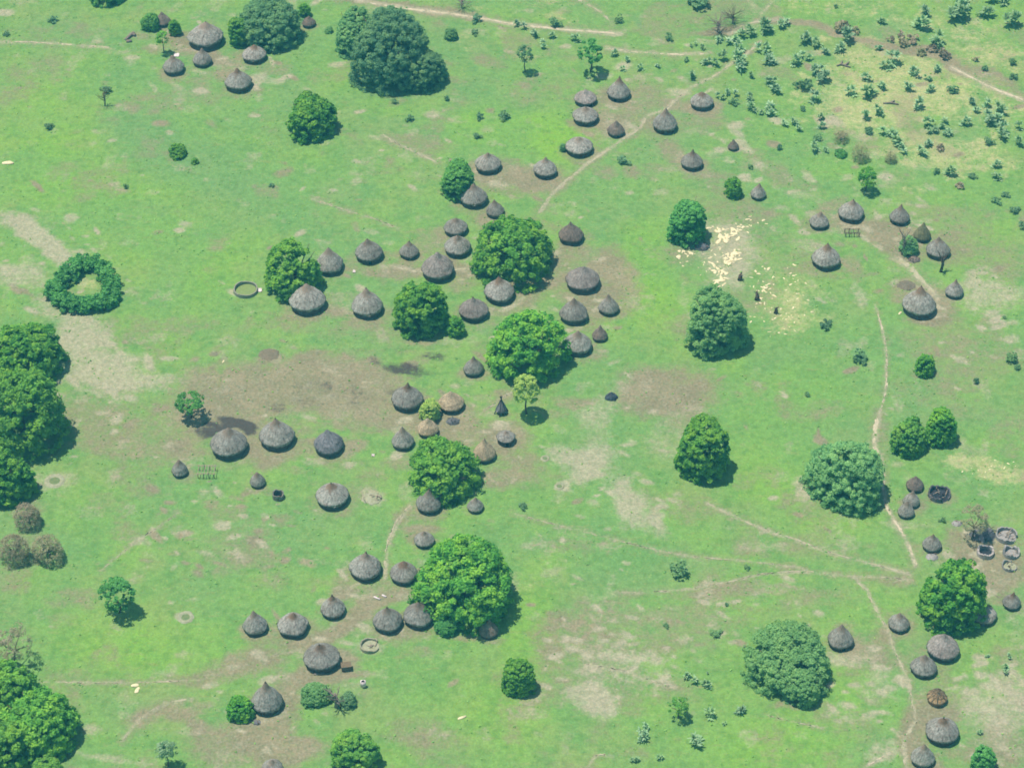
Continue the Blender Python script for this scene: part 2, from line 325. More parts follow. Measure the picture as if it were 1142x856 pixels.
grass = g.mix(g.ramp(n_h, .35, .65), C(122, 184, 112), C(140, 184, 120))
grass = g.mix(g.ramp(n_c, .4, .65), grass, C(130, 192, 108))
grass = g.mix(g.ramp(n_l, .42, .72), grass, C(112, 178, 108))
grass = g.mix(g.math('MULTIPLY', g.attr('lush'), g.ramp(n_y, .2, .6, .45, 1)), grass, C(132, 200, 94))
grass = g.mix(g.math('MULTIPLY', g.attr('cool'), .8), grass, C(112, 176, 120))
grass = g.mix(g.math('MULTIPLY', g.ramp(n_x, .52, .7), .5), grass, C(160, 190, 128))
grass = g.mix(g.math('MULTIPLY', g.ramp(n_a, .52, .68), .45), grass, C(100, 166, 98))
grass = g.mix(g.math('MULTIPLY', g.ramp(n_s, .55, .72), .4), grass, C(152, 176, 122))
grass = g.mix(1.0, grass, (1.06, 1.0, .9, 1), 'MULTIPLY')
def masked(name, lo, hi, amp, keep, big=1.0):
    # attribute pushed by noise: ragged edges and grass coming through
    a = g.attr(name); k = g.math('ADD', a, g.math('MULTIPLY', g.math('SUBTRACT', n_e, .5), amp)); k = g.math('ADD', k, g.math('MULTIPLY', g.math('SUBTRACT', n_y, .5), big)); k = g.math('ADD', k, g.math('MULTIPLY', g.math('SUBTRACT', n_s, .5), .5))
    return g.math('MULTIPLY', g.math('MULTIPLY', g.ramp(k, lo, hi), g.ramp(a, .02, .22)), keep)
dryc = g.mix(g.ramp(n_x, .35, .65), C(176, 204, 136), C(206, 212, 162))
c1 = g.mix(masked('dry', .12, 1.0, 1.3, .85, 2.2), grass, dryc)
soilc = g.mix(g.ramp(n_l, .35, .65), C(148, 149, 127), C(168, 164, 139))
soilc = g.mix(g.ramp(n_x, .48, .68), soilc, C(126, 146, 118))
soilc = g.mix(g.math('MULTIPLY', g.ramp(n_a, .5, .68), .5), soilc, C(184, 190, 162))
c2 = g.mix(masked('soil', .0, .95, 1.15, .85, 1.3), c1, soilc)
palec = g.mix(g.ramp(n_x, .4, .65), C(196, 202, 172), C(168, 182, 150))
c3 = g.mix(masked('pale', .05, .95, 1.1, .85), c2, palec)
c4 = g.mix(masked('dark', .16, .7, .8, .92), c3, C(78, 92, 92))
f = g.math('MULTIPLY', g.ramp(n_f, .2, .8, .84, 1.16), g.ramp(n_b, .25, .75, .86, 1.14)); f = g.math('MULTIPLY', f, g.ramp(n_a, .25, .75, 1.1, .9))
fin = g.scale(c4, g.math('MULTIPLY', f, 1.07))
g.bump(g.math('ADD', g.math('MULTIPLY', n_f, .35), n_a), .7, .5)
gmat = g.out(fin)
me = mesh_np('ground', Vg, Fg, False, ch)
o = link('ground', me, gmat); o['kind'] = 'structure'
del X, Y, Vg, Fg

def path_mat(name, a, b):
    m = NT(name, .95); t = m.n('ShaderNodeTexCoord').outputs['Object']
    c = m.mix(m.ramp(m.noise(t, .5, 4, .6), .35, .65), a, b)
    c = m.mix(m.math('MULTIPLY', m.ramp(m.noise(t, 1.7, 4, .7), .5, .7), .5), c, C(146, 176, 118))
    return m.out(c)
pm = [path_mat('worn_earth', C(206, 212, 180), C(188, 202, 160)), path_mat('pale_dust', C(234, 234, 202), C(212, 218, 180))]
for pi_, (pts, wd, br, pale) in enumerate(PATHS):
    W = [ground(*p)[:2] for p in pts]; s = mpp(*pts[len(pts)//2])*wd*.6
    # resample through a smooth spline
    L = [W[0]]
    for i in range(len(W)-1):
        p0, p1, p2, p3 = W[max(i-1, 0)], W[i], W[i+1], W[min(i+2, len(W)-1)]
        n = max(2, int(np.linalg.norm(p2-p1)/.4))
        for k in range(1, n+1):
            t = k/n; L.append(.5*((2*p1)+(-p0+p2)*t+(2*p0-5*p1+4*p2-p3)*t*t+(-p0+3*p1-3*p2+p3)*t**3))
    L = np.array(L); T = np.gradient(L, axis=0); T /= np.linalg.norm(T, axis=1)[:, None]+1e-9; N = np.stack([-T[:, 1], T[:, 0]], 1)
    K = 9; q = np.linspace(-.62, .62, K); nn = len(L)
    cen = (fbm(np.arange(nn)/22+pi_*9, np.zeros(nn)+pi_, 3)-.5)*s*1.1
    wob = .8+.4*fbm(np.arange(nn)/16+pi_*5, np.zeros(nn)+3, 3)
    off = q[None, :]*s*wob[:, None]+cen[:, None]+rng.normal(0, .05*s, (nn, K))
    P = L[:, None, :]+N[:, None, :]*off[:, :, None]+rng.normal(0, .05, (nn, K, 2))
    V = np.concatenate([P, np.full((nn, K, 1), .012+.0011*pi_)], 2).reshape(-1, 3)
    F = []
    rnd = fbm(P[:, :, 0]/1.3+pi_, P[:, :, 1]/1.3, 3)
    for i in range(nn-1):
        endf = min(1, min(i, nn-2-i)/6+.2)
        for k in range(K-1):
            edge = abs(k-(K-2)/2)/((K-2)/2)
            if rnd[i, k] > .32+br*.36+.2*edge**2+.25*(1-endf): F.append((i*K+k, i*K+k+1, (i+1)*K+k+1, (i+1)*K+k))
    if F:
        o = link('footpath', mesh_np('footpath', V, np.array(F)), pm[pale]); o['kind'] = 'structure'

# ------------------------------------------------------------------ haze: a thin real volume of air over the plain
def haze():
    mb = MB(); mb.box((0, 0, 260), (9000, 9000, 640))
    m = bpy.data.materials.new('thin_haze'); m.use_nodes = True; t = m.node_tree; t.nodes.remove(t.nodes['Principled BSDF'])
    v = t.nodes.new('ShaderNodeVolumeScatter'); v.inputs['Color'].default_value = (.07, .58, .80, 1); v.inputs['Density'].default_value = HAZE; v.inputs['Anisotropy'].default_value = .0
    t.links.new(v.outputs[0], t.nodes['Material Output'].inputs['Volume'])
    m.cycles.homogeneous_volume = True if hasattr(m.cycles, 'homogeneous_volume') else None
    o = mb.build('haze', m); o['kind'] = 'structure'
HAZE = 0.00038
haze()

# ------------------------------------------------------------------ materials for things
def thatch(name, a, b, dk, tip=None, streak=1.0):
    m = NT(name, .95); uv = m.n('ShaderNodeUVMap').outputs[0]
    mp = m.n('ShaderNodeMapping'); m.l(uv, mp.inputs[0]); mp.inputs['Scale'].default_value = (34, 3.0, 1)
    oc = m.n('ShaderNodeTexCoord').outputs['Object']
    oi = m.n('ShaderNodeObjectInfo').outputs['Random']
    s1 = m.noise(mp.outputs[0], 1.0, 4, .7); s2 = m.noise(oc, 1.4, 4, .7, .4); s3 = m.noise(oc, .5, 3, .6)
    c = m.mix(m.ramp(s3, .35, .65), a, b)
    c = m.mix(m.math('MULTIPLY', m.ramp(s1, .48, .66), .75*streak), c, dk)
    c = m.mix(m.math('MULTIPLY', m.ramp(s2, .52, .68), .75), c, dk)
    s4 = m.noise(oc, 2.6, 3, .7); c = m.scale(c, m.ramp(s4, .3, .7, .7, 1.3))
    if tip:
        v = m.n('ShaderNodeSeparateXYZ'); m.l(uv, v.inputs[0])
        c = m.mix(m.ramp(m.math('ADD', v.outputs[1], m.math('MULTIPLY', m.math('SUBTRACT', s2, .5), .6)), .5, .8), c, tip)
    c = m.scale(c, m.ramp(oi, 0, 1, .76, 1.04))
    m.bump(m.math('ADD', s1, s2), .8, .25)
    return m.out(c)
TK = 1.25
GREY, GREY2 = C(176, 190, 178, TK), C(160, 172, 160, TK)
C0 = C
C = lambda r, g, b: C0(min(255, r*1.08), min(255, g*1.1), min(255, b*1.11), 1.22)
TH = {
 'grey': thatch('weathered_thatch', GREY, GREY2, C(98, 102, 97), C(146, 142, 126)),
 'tip': thatch('weathered_thatch_brown_peak', GREY, GREY2, C(100, 100, 96), C(134, 124, 106)),
 'brown': thatch('brown_thatch', C(146, 142, 128), C(130, 130, 120), C(92, 98, 94)),
 'tan': thatch('new_tan_thatch', C(196, 188, 154), C(176, 170, 140), C(132, 130, 112)),
 'dark': thatch('blackened_thatch', C(138, 148, 148), C(120, 132, 134), C(76, 94, 98)),
 'green': thatch('mossy_thatch', C(136, 146, 112), C(122, 136, 104), C(92, 104, 84)),
 'pale': thatch('pale_grey_thatch', C(164, 168, 158), C(148, 150, 140), C(112, 114, 108)),
}
C = C0
def plain(name, a, b, scale=2.0, bump=0.0, rough=.9):
    m = NT(name, rough); t = m.n('ShaderNodeTexCoord').outputs['Object']; n = m.noise(t, scale, 4, .65)
    if bump: m.bump(n, bump, .1)
    return m.out(m.mix(m.ramp(n, .35, .65), a, b))
M_WALL = plain('mud_wall', C(116, 120, 112), C(96, 104, 100), 1.5, .4)
M_WALLP = plain('pale_plastered_mud', C(210, 216, 206), C(186, 192, 184), 1.2, .3)
M_INSHADE = plain('opening_shade', C(40, 62, 66), C(30, 54, 58), 3)  # dark colour stands in for the shade inside openings
M_WOOD = plain('weathered_wood', C(150, 146, 126), C(118, 118, 106), 4, .4)
M_WOODP = plain('pale_poles', C(204, 200, 176), C(176, 172, 150), 4, .3)
M_CHAR_SHADE = plain('charred_wood_and_shade', C(76, 96, 104), C(52, 76, 84), 3, .6)  # charred wood; also stands in for shade inside one ruin
M_BARK = plain('bark', C(120, 118, 106), C(96, 98, 90), 5, .6)
M_DEAD = plain('bleached_branches', C(170, 170, 156), C(138, 140, 130), 5, .4)
M_STONE = plain('pale_limestone', C(252, 254, 210, 1.15), C(236, 238, 186, 1.15), 1.5, .5)
M_WHITE = plain('white_cloth', C(250, 250, 246, 1.1), C(238, 238, 234, 1.1), 3)
M_EARTH = plain('heaped_earth', C(190, 206, 172), C(168, 186, 150), 1.5, .5)
M_PIT = plain('damp_pit_soil', C(138, 170, 122), C(120, 154, 108), 1.5, .4)
M_GREYTARP = plain('dark_tarpaulin', C(96, 122, 132), C(64, 92, 102), 1.5, .5)

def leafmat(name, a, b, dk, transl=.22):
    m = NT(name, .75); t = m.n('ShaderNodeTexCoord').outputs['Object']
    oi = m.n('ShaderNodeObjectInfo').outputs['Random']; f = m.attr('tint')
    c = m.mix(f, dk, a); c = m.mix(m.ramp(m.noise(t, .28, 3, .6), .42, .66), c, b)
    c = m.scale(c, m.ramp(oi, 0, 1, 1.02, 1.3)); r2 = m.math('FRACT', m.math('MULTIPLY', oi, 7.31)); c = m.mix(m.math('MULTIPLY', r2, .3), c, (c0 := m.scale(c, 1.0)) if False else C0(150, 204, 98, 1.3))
    m.put(m.b.inputs['Base Color'], c)
    tr = m.n('ShaderNodeBsdfTranslucent'); m.l(m.scale(c, 1.2), tr.inputs[0])
    mx = m.n('ShaderNodeMixShader'); mx.inputs[0].default_value = transl
    m.l(m.b.outputs[0], mx.inputs[1]); m.l(tr.outputs[0], mx.inputs[2]); m.l(mx.outputs[0], m.t.nodes['Material Output'].inputs[0])
    return m.m
LEAF = {
 'mango': leafmat('broad_green_leaves', C(112, 192, 88, 1.42), C(136, 198, 86, 1.42), C(56, 140, 76, 1.2), .26),
 'lime': leafmat('yellow_green_leaves', C(132, 206, 104, 1.4), C(148, 206, 100, 1.4), C(84, 164, 88, 1.3), .28),
 'grey': leafmat('grey_green_leaves', C(134, 194, 134, 1.45), C(144, 198, 132, 1.45), C(98, 164, 116, 1.35), .3),
 'blue': leafmat('blue_green_leaves', C(116, 174, 130, 1.35), C(128, 180, 126, 1.35), C(80, 140, 110, 1.3), .26),
 'fresh': leafmat('fresh_green_leaves', C(116, 196, 112, 1.3), C(104, 188, 104, 1.3), C(70, 152, 92, 1.2)),
 'yellow': leafmat('yellowing_leaves', C(198, 220, 132, 1.4), C(180, 216, 122, 1.4), C(140, 190, 106, 1.3), .3),
 'brown': leafmat('dry_brown_twigs', C(178, 176, 152, 1.3), C(164, 174, 138, 1.3), C(142, 144, 124, 1.2), .2),
 'palm': leafmat('palm_fronds', C(172, 210, 170, 1.5), C(150, 198, 150, 1.45), C(92, 150, 112, 1.3), .2),
 'palmdk': leafmat('dark_shrub_leaves', C(110, 164, 124, 1.3), C(120, 168, 120, 1.3), C(76, 128, 100, 1.2), .15),  # darker leaf colour for shrubs and thin crowns
}

# ------------------------------------------------------------------ huts
def roof_mesh(Rr, H, seed, peaky=.18, conv=.84, seg=44, rows=15, rag=.045):
    r = np.random.default_rng(seed); V = []; UV = []
    ang = np.linspace(0, 2*np.pi, seg+1)
    lean = r.normal(0, .045, 2)*Rr
    lob = sum(r.normal(0, .014)*np.cos(k*ang[:-1]+r.random()*6.3) for k in (2, 3, 4, 5))
    tiers = r.integers(3, 6)
    for i in range(rows+1):
        t = i/rows
        rho = (1-t)**conv*(1-peaky*math.exp(-((t-.76)/.24)**2))
        if i == rows: rho = .012
        saw = .022*((t*tiers) % 1.0)*(1-t)
        rr = Rr*(rho*(1+lob*(1-.5*t))-saw+r.normal(0, rag*.35, seg)*rho)
        zz = H*t+r.normal(0, .012, seg)*H*(1-t)
        if i == 0: zz = zz-np.abs(r.normal(0, rag, seg))*Rr
        rr = np.append(rr, rr[0]); zz = np.append(zz, zz[0])
        for k in range(seg+1):
            V.append((rr[k]*math.cos(ang[k])+lean[0]*t*t, rr[k]*math.sin(ang[k])+lean[1]*t*t, zz[k])); UV.append((k/seg, t))
    n0 = len(V)
    for fr, dz in ((.965, -.055), (.72, .02)):        # thickness of the eave and the shadowed soffit
        for k in range(seg+1): V.append((Rr*fr*(1+(lob[k % seg]))*math.cos(ang[k]), Rr*fr*(1+lob[k % seg])*math.sin(ang[k]), dz*Rr)); UV.append((k/seg, 0))
    F = []; S = seg+1
    for i in range(rows):
        for k in range(seg): F.append((i*S+k, i*S+k+1, (i+1)*S+k+1, (i+1)*S+k))
    for k in range(seg):
        F.append((n0+k, n0+k+1, k+1, k)); F.append((n0+S+k, n0+S+k+1, n0+k+1, n0+k))
    return mesh_np('roof', V, np.array(F), True, None, UV), lean
def wall_mesh(r, h, seg=36, thick=0):
    V = []; F = []
    for z, k in ((-.05, 1.03), (h*.3, 1.0), (h*.7, .99), (h, .985)):
        for i in range(seg):
            a = 2*math.pi*i/seg; q = r*k*(1+random.gauss(0, .008)); V.append((q*math.cos(a), q*math.sin(a), z))
    for j in range(3):
        for i in range(seg): F.append((j*seg+i, j*seg+(i+1) % seg, (j+1)*seg+(i+1) % seg, (j+1)*seg+i))
    return mesh_np('wall', V, np.array(F), True)
def doorway(parent, r, h, ang, w=.85):
    mb = MB(); ca, sa = math.cos(ang), math.sin(ang)
    mb.box(((r+.0)*ca, (r+.0)*sa, h*.44), (.16, w, h*.86), ang); d = mb.build('doorway', M_INSHADE, parent)  # solid panel, interior shade put into its colour
    for s in (-1, 1):
        mb = MB(); mb.tube([((r+.06)*ca-s*w*.54*sa, (r+.06)*sa+s*w*.54*ca, 0), ((r+.06)*ca-s*w*.54*sa, (r+.06)*sa+s*w*.54*ca, h*.93)], .07, 6); mb.build('door_post', M_WOOD, d)
HUTN = [0]; YARD = []
def hut(x, ya, yb, wd, kind, label, door=None, tipstub=0.0, conv=None, wallh=.44, name='thatched_hut', cat='hut', group='round thatched huts'):
    """apex row ya, foot row yb, roof width wd, all read off the photo; stands on the ground"""
    HUTN[0] += 1; s = mpp(x, yb); Rr = wd/2*s*1.05; rw = .87*Rr
    f = ground(x, yb); c = np.array([f[0], f[1]+rw, 0]); hw = wallh*Rr
    lo, hi = .3, 20
    for _ in range(40):
        m = (lo+hi)/2
        if project([c[0], c[1], m])[1] > ya: lo = m
        else: hi = m
    H = min(max(lo-hw, .75*Rr), 1.75*Rr); YARD.append((c[0], c[1], Rr))
    t = thing(name, label, cat, c, 0, group)
    r_ = random.Random(HUTN[0]*31)
    me, lean = roof_mesh(Rr, H, HUTN[0]+100, r_.uniform(.2, .36), conv or r_.uniform(.74, .9), seg=44 if wd > 20 else 32)
    ro = link('roof', me, TH[kind], t, (0, 0, hw)); ro.rotation_euler = (0, 0, r_.uniform(0, 6))
    link('wall', wall_mesh(rw, hw+.12*Rr), M_WALL, t)
    if tipstub:
        tipstub *= .6
        mb = MB(); rz = ro.rotation_euler[2]; lx, ly = lean[0]*math.cos(rz)-lean[1]*math.sin(rz), lean[0]*math.sin(rz)+lean[1]*math.cos(rz)
        mb.tube([(lx, ly, hw+H*.9), (lx, ly, hw+H*1.0), (lx*1.2, ly*1.2, hw+H+tipstub)], [.26, .17, .06], 7); mb.build('peak', M_WOOD, t)
    if door is not None: doorway(t, rw, hw+.05, R(door))
    return t

H = hut
gNW = 'huts of the north-west homestead'
H(228,25,57,38,'grey','largest grey hut of the top-left homestead, on bare brown earth',group=gNW,tipstub=.5)
H(225,54,76,21,'grey','small grey hut just below the largest hut of the top-left homestead',group=gNW)
H(193,62,85,23,'grey','dome-topped grey hut on green grass below the small pale-trunked tree, top left',conv=.68,group=gNW)
H(265,76,104,29,'tip','grey hut with brown peak on a tan earth ring, lowest of the top-left homestead',group=gNW)
H(283,50,72,26,'tip','grey-brown hut at the left foot of the huge dark tree, top left',group=gNW)
H(181,13,31,17,'brown','brown-roofed hut half hidden between three green bushes, top left',group=gNW)
H(344,18,32,15,'brown','tiny grey-brown granary to the right of the huge dark tree at the top edge',conv=.7,name='granary',cat='granary',group='small granaries')
gC = 'huts of the central village'
H(544,169,195,28,'grey','grey hut touching the upper right of the bright green tree, alone on bare earth',group=gC)
H(528,205,233,30,'grey','grey hut in front of the lower right of the bright green upright tree',group=gC)
gN = 'huts along the winding footpath'
H(653,100,120,24,'pale','pale grey hut directly behind another touching hut, by the winding footpath',door=-60,group=gN)
H(653,119,141,28,'grey','grey hut in front of another touching hut, left of the winding footpath',group=gN,tipstub=.3)
H(690,86,114,25,'tip','tall pointed hut with brown peak below the airy round tree',door=-110,group=gN,tipstub=.5)
H(687,134,154,19,'brown','small brown-topped hut between the touching pair and the winding footpath',door=-75,group=gN)
H(742,121,150,27,'grey','sharp-pointed grey hut right beside the bend of the winding footpath',group=gN,tipstub=.4)
H(783,102,124,25,'tip','pale hut with brownish peak right of the winding footpath, on tan earth',group=gN)
H(646,153,176,30,'grey','grey hut with a green bush against its left side, on bright lawn',group=gN)
H(608,175,200,26,'grey','grey hut at the lower end of the winding footpath, on reddish earth',group=gN)
H(772,167,191,24,'tip','grey hut with a dark peak standing alone right of the winding footpath',group=gN,tipstub=.4)
H(818,155,169,12,'brown','tiny pointed granary alone on grass right of the winding footpath',name='granary',cat='granary',group='small granaries')
H(846,204,224,17,'grey','small grey hut to the right of the small round tree',group=gN)
H(367,276,308,30,'grey','grey hut behind the right side of the dark tree with a hut at its foot',group=gC)
H(411,266,295,30,'grey','grey hut with small dark doorway on open grass, behind the steep-roofed hut',door=-82,group=gC,tipstub=.3)
H(456,269,290,21,'grey','small spiky grey hut between the doorway hut and the tan earth strip',group=gC,tipstub=.4)
H(508,243,265,26,'grey','rear hut of the pair left of the largest village tree',group=gC)
H(510,261,288,29,'grey','front hut of the pair left of the largest village tree',group=gC,tipstub=.4)
H(488,281,315,36,'pale','large pale grey hut right behind the two-part round tree',group=gC)
H(552,223,244,20,'grey','small grey hut peeping over the top of the largest village tree',group=gC)
H(342,317,352,39,'grey','broad grey hut at the foot of the dark leafy tree near the ring enclosure',group=gC)
H(409,322,356,34,'grey','steep grey hut alone on open grass left of the two-part round tree',group=gC,tipstub=.5)
H(528,331,360,32,'pale','pale grey hut with a broken tan patch on its roof, between three trees',group=gC,tipstub=.3)
H(557,309,340,33,'tip','grey hut with brown peak wedged below the largest village tree',group=gC,tipstub=.3)
H(528,397,421,22,'grey','small grey hut on a pale earth ring left of the dark spreading tree',group=gC)
H(637,248,274,27,'brown','brown-topped hut right of the upper side of the largest village tree',group=gC,tipstub=.4)
H(650,297,328,37,'pale','large ribbed pale hut beside the round patch of brown ploughed earth',group=gC)
H(640,332,363,31,'grey','lumpy grey hut below the large ribbed hut, right of the dark spreading tree',group=gC)
H(679,328,353,22,'grey','small grey hut at the right edge of the central village',group=gC)
H(669,361,382,17,'brown','smallest hut of the four right of the dark spreading tree',group=gC)
H(644,368,398,31,'grey','smooth dark grey hut partly overlapped by the dark spreading tree',group=gC)
gE = 'huts of the eastern homestead'
H(914,236,257,21,'grey','small grey hut at the left end of the eastern bare-earth yard',group=gE)
H(950,222,249,28,'grey','pointed grey hut at the upper edge of the eastern bare-earth yard',group=gE,tipstub=.4)
H(1004,229,252,22,'grey','pointed hut above the dead tree in the eastern yard',door=-125,group=gE,tipstub=.3)
H(1029,248,271,19,'green','greenish mossy-roofed hut of the eastern yard',group=gE)
H(1047,264,290,26,'grey','grey hut behind a bare stump, right end of the eastern yard',group=gE)
H(922,272,302,31,'tip','grey hut with brownish upper roof, lowest left of the eastern yard',group=gE,tipstub=.5)
H(1026,320,356,36,'tip','large pointed hut on tan earth at the end of the wide worn path, east',group=gE,tipstub=.4)
H(1065,311,334,20,'grey','small pointed hut right of the wide worn path, east',group=gE)
gW = 'huts on the brown field'
H(254,477,513,40,'grey','wide shaggy hut with a black burnt patch behind it, on the brown field',group=gW)
H(200,511,533,18,'grey','small tall granary left of the pale pole rack',conv=.66,name='granary',cat='granary',group='small granaries')
H(287,526,545,17,'grey','small round-topped granary right of the pale pole rack',conv=.62,name='granary',cat='granary',group='small granaries')
H(308,467,503,38,'grey','large grey hut with drawn-out peak at the lower edge of the brown field',group=gW,tipstub=.5)
H(366,480,510,32,'dark','ragged dark grey hut with sunken roof, right of the large brown-field hut',conv=.7,group=gW)
H(370,538,569,36,'tip','grey hut with brown torn peak alone on green grass below the brown field',group=gW,tipstub=.4)
gM = 'huts around the middle tree'
H(454,427,460,34,'tip','grey hut with dark brown peak beside the yellow-green bush',group=gM,tipstub=.5)
H(503,436,462,28,'tan','pale tan new-thatched hut right of the yellow-green bush',group=gM)
H(477,466,489,23,'tan','small brown domed hut in front of the yellow-green bush',conv=.66,group=gM)
H(449,475,503,24,'grey','grey hut tucked behind the upper left of the middle tree',group=gM)
H(540,488,517,25,'tan','tan-brown hut touching the right side of the middle tree',group=gM)
H(478,545,574,28,'grey','grey hut with notched peak at the lower left foot of the middle tree',group=gM,tipstub=.5)
H(530,554,573,18,'grey','small ragged hut in the shade at the lower right of the middle tree',group=gM)
H(564,482,498,20,'grey','low grey shelter with open side right of the tan-brown hut',door=-80,wallh=.7,group=gM)
gS = 'huts of the south-west homestead'
H(407,616,649,35,'grey','grey hut at the lower end of the thin footpath from the middle tree',group=gS,tipstub=.3)
H(450,626,653,30,'tip','brown-peaked hut touching the left edge of the great southern tree',group=gS)
H(473,592,612,22,'grey','grey hut roof half hidden behind the top left of the great southern tree',group=gS)
H(284,681,710,26,'grey','leftmost hut of the south-west homestead, on grass',group=gS)
H(326,683,712,33,'tip','grey-brown hut second from left in the south-west homestead',group=gS)
H(371,663,691,27,'tip','small hut with tall brown peak beside an orange earth patch, south-west',group=gS,tipstub=.6)
H(432,676,707,32,'grey','sharp-pointed grey hut on the swept earth lane, left neighbour of the great southern tree hut',group=gS,tipstub=.4)
H(467,671,702,34,'grey','rounded grey hut at the lower left foot of the great southern tree',group=gS)
H(545,690,713,21,'brown','small brown hut in the shade at the lower right of the great southern tree',group=gS)
H(358,718,751,39,'tip','wide brown-topped hut beside a brown crate, south-west',group=gS,tipstub=.4)
H(297,760,798,34,'grey','tall grey hut behind the small round bush, bottom left',group=gS,tipstub=.3)
H(303,847,868,24,'grey','grey hut cut off by the bottom edge of the photo',group=gS)
gR = 'huts of the ruined eastern homestead'
H(1021,531,550,19,'brown','rear hut of the stacked trio beside the pale path, far right',conv=.7,group=gR)
H(1017,547,567,18,'grey','middle hut of the stacked trio beside the pale path, far right',conv=.7,group=gR)
H(1011,559,579,18,'grey','front hut of the stacked trio beside the pale path, far right',conv=.7,group=gR)
H(1040,595,617,21,'grey','grey hut just above the round green tree at the far right',group=gR)
H(1129,661,681,20,'tip','small hut with brown peak alone right of the round green tree, at the right edge',group=gR,tipstub=.3)
H(1098,676,698,28,'grey','dark grey hut half hidden behind the right side of the round green tree',group=gR)
gSE = 'huts of the south-east homestead'
H(938,696,726,28,'grey','grey hut with dark doorway at the right of the pale spreading tree',door=-78,group=gSE)
H(1003,683,706,23,'grey','small grey hut between the footpath and the round green tree',group=gSE)
H(1053,706,739,35,'pale','large pale grey hut just below the round green tree',group=gSE)
H(1031,730,757,28,'grey','grey hut in front of the large pale hut below the round green tree',group=gSE)
H(1052,800,832,36,'tip','broad hut with broken brown peak, below the unfinished hut',group=gSE,tipstub=.7)
H(1030,829,857,26,'grey','lowest grey hut at the bottom right, on the footpath side',group=gSE)

# hut with its roof poles still bare
def unfinished(x, ya, yb, wd, label):
    s = mpp(x, yb); Rr = wd/2*s; rw = .84*Rr; f = ground(x, yb); c = (f[0], f[1]+rw, 0); hw = .5*Rr; Hh = 1.15*Rr
    t = thing('unfinished_hut', label, 'hut', c, 0, gSE)
    link('wall', wall_mesh(rw, hw), plain('fresh_mud', C(182, 160, 124), C(158, 138, 108), 1.5, .4), t)
    me, _ = roof_mesh(Rr, Hh*.62, 999, .0, 1.0, 32, 8); link('roof', me, thatch('straw', C(226, 210, 160), C(208, 192, 144), C(164, 150, 116)), t, (0, 0, hw))
    for k in range(11):
        a = 2*math.pi*k/11; mb = MB(); mb.tube([(Rr*1.0*math.cos(a), Rr*1.0*math.sin(a), hw+.12), (Rr*.5*math.cos(a), Rr*.5*math.sin(a), hw+Hh*.55+.12), (-.1*math.cos(a), -.1*math.sin(a), hw+Hh*1.12)], [.07, .07, .05], 6); mb.build('rafter', M_WOOD, t)
    mb = MB(); q = [(Rr*.55*math.cos(2*math.pi*k/20), Rr*.55*math.sin(2*math.pi*k/20), hw+Hh*.5+.16) for k in range(21)]; mb.tube(q, .05, 5); mb.build('ring_pole', M_WOOD, t)
unfinished(1045.5, 763, 788, 23, 'unfinished yellow-brown hut with bare roof poles on orange earth')

# roofless walls
def ring_wall(name, x, yb, wd, label, hfrac, mat, gap=None, gapw=.5, group=None, broken=.15, thick=.13, cat='ruined hut', fill=None, squash=1.0):
    s = mpp(x, yb); r = wd/2*s; f = ground(x, yb); c = (f[0], f[1]+r*squash, 0); seg = 40
    t = thing(name, label, cat, c, 0, group)
    V = []; F = []; keep = []
    rr = random.Random(int(x*7+yb)); h = hfrac*r
    hs = [h*(1+broken*(math.sin(3*2*math.pi*i/seg+rr.random())+rr.uniform(-.8, .8))) for i in range(seg)]
    for i in range(seg):
        a = 2*math.pi*i/seg
        for q, z in ((r*1.02, -.05), (r*.99, hs[i]), (r*(1-thick), hs[i]*.97), (r*(1-thick), -.05)):
            V.append((q*math.cos(a), q*math.sin(a)*squash, z))
        keep.append(gap is None or abs((math.degrees(a)-gap+180) % 360-180) > gapw*57/2)
    for i in range(seg):
        j = (i+1) % seg
        if keep[i] and keep[j]:
            for k in range(3): F.append([i*4+k, j*4+k, j*4+k+1, i*4+k+1])
        elif keep[i] != keep[j]:
            q = i if keep[i] else j; F.append([q*4+k for k in range(4)])
    link('wall', mesh_np('wall', V, F), mat, t)
    V = [(0, 0, .03)]; F = []
    for i in range(seg): a = 2*math.pi*i/seg; V.append((r*(1-thick*.5)*math.cos(a), r*(1-thick*.5)*math.sin(a)*squash, .03))
    for i in range(seg): F.append((0, 1+i, 1+(i+1) % seg))
    if fill: link('earth_or_shade_floor', mesh_np('earth_or_shade_floor', V, np.array(F)), fill, t)  # some fills are darkened to stand in for shade inside
    return t, r, h
gRu = 'burnt and roofless huts at the right edge'
M_SHELL = plain('grey_mud_shell', C(190, 200, 192), C(160, 172, 166), 1.5, .5)
ring_wall('livestock_pen', 273, 333, 27, 'low ring-shaped stick and mud pen on open grass beside the dark tree', .3, plain('stick_and_mud_fence', C(178, 192, 172), C(150, 164, 146), 2.5, .6), None, broken=.12, thick=.1, cat='pen', fill=plain('trodden_grass', C(150, 188, 122), C(140, 174, 112), 1.5))
def debris(parent, r, n, mat, seed, up=1.0, name='fallen_beam'):
    q = random.Random(seed); 
    for k in range(n):
        mb = MB(); a, b = q.uniform(0, 6.3), q.uniform(0, 6.3); ra = q.uniform(.1, .8)*r
        p = np.array([ra*math.cos(a), ra*math.sin(a), q.uniform(.05, .5)*up]); d = np.array([math.cos(b), math.sin(b), q.uniform(.0, .7)])*r*q.uniform(.35, .7)
        mb.tube([p, p+d*.5+np.array([0, 0, .08]), p+d], [.09, .08, .05], 6); mb.build(name, mat, parent)
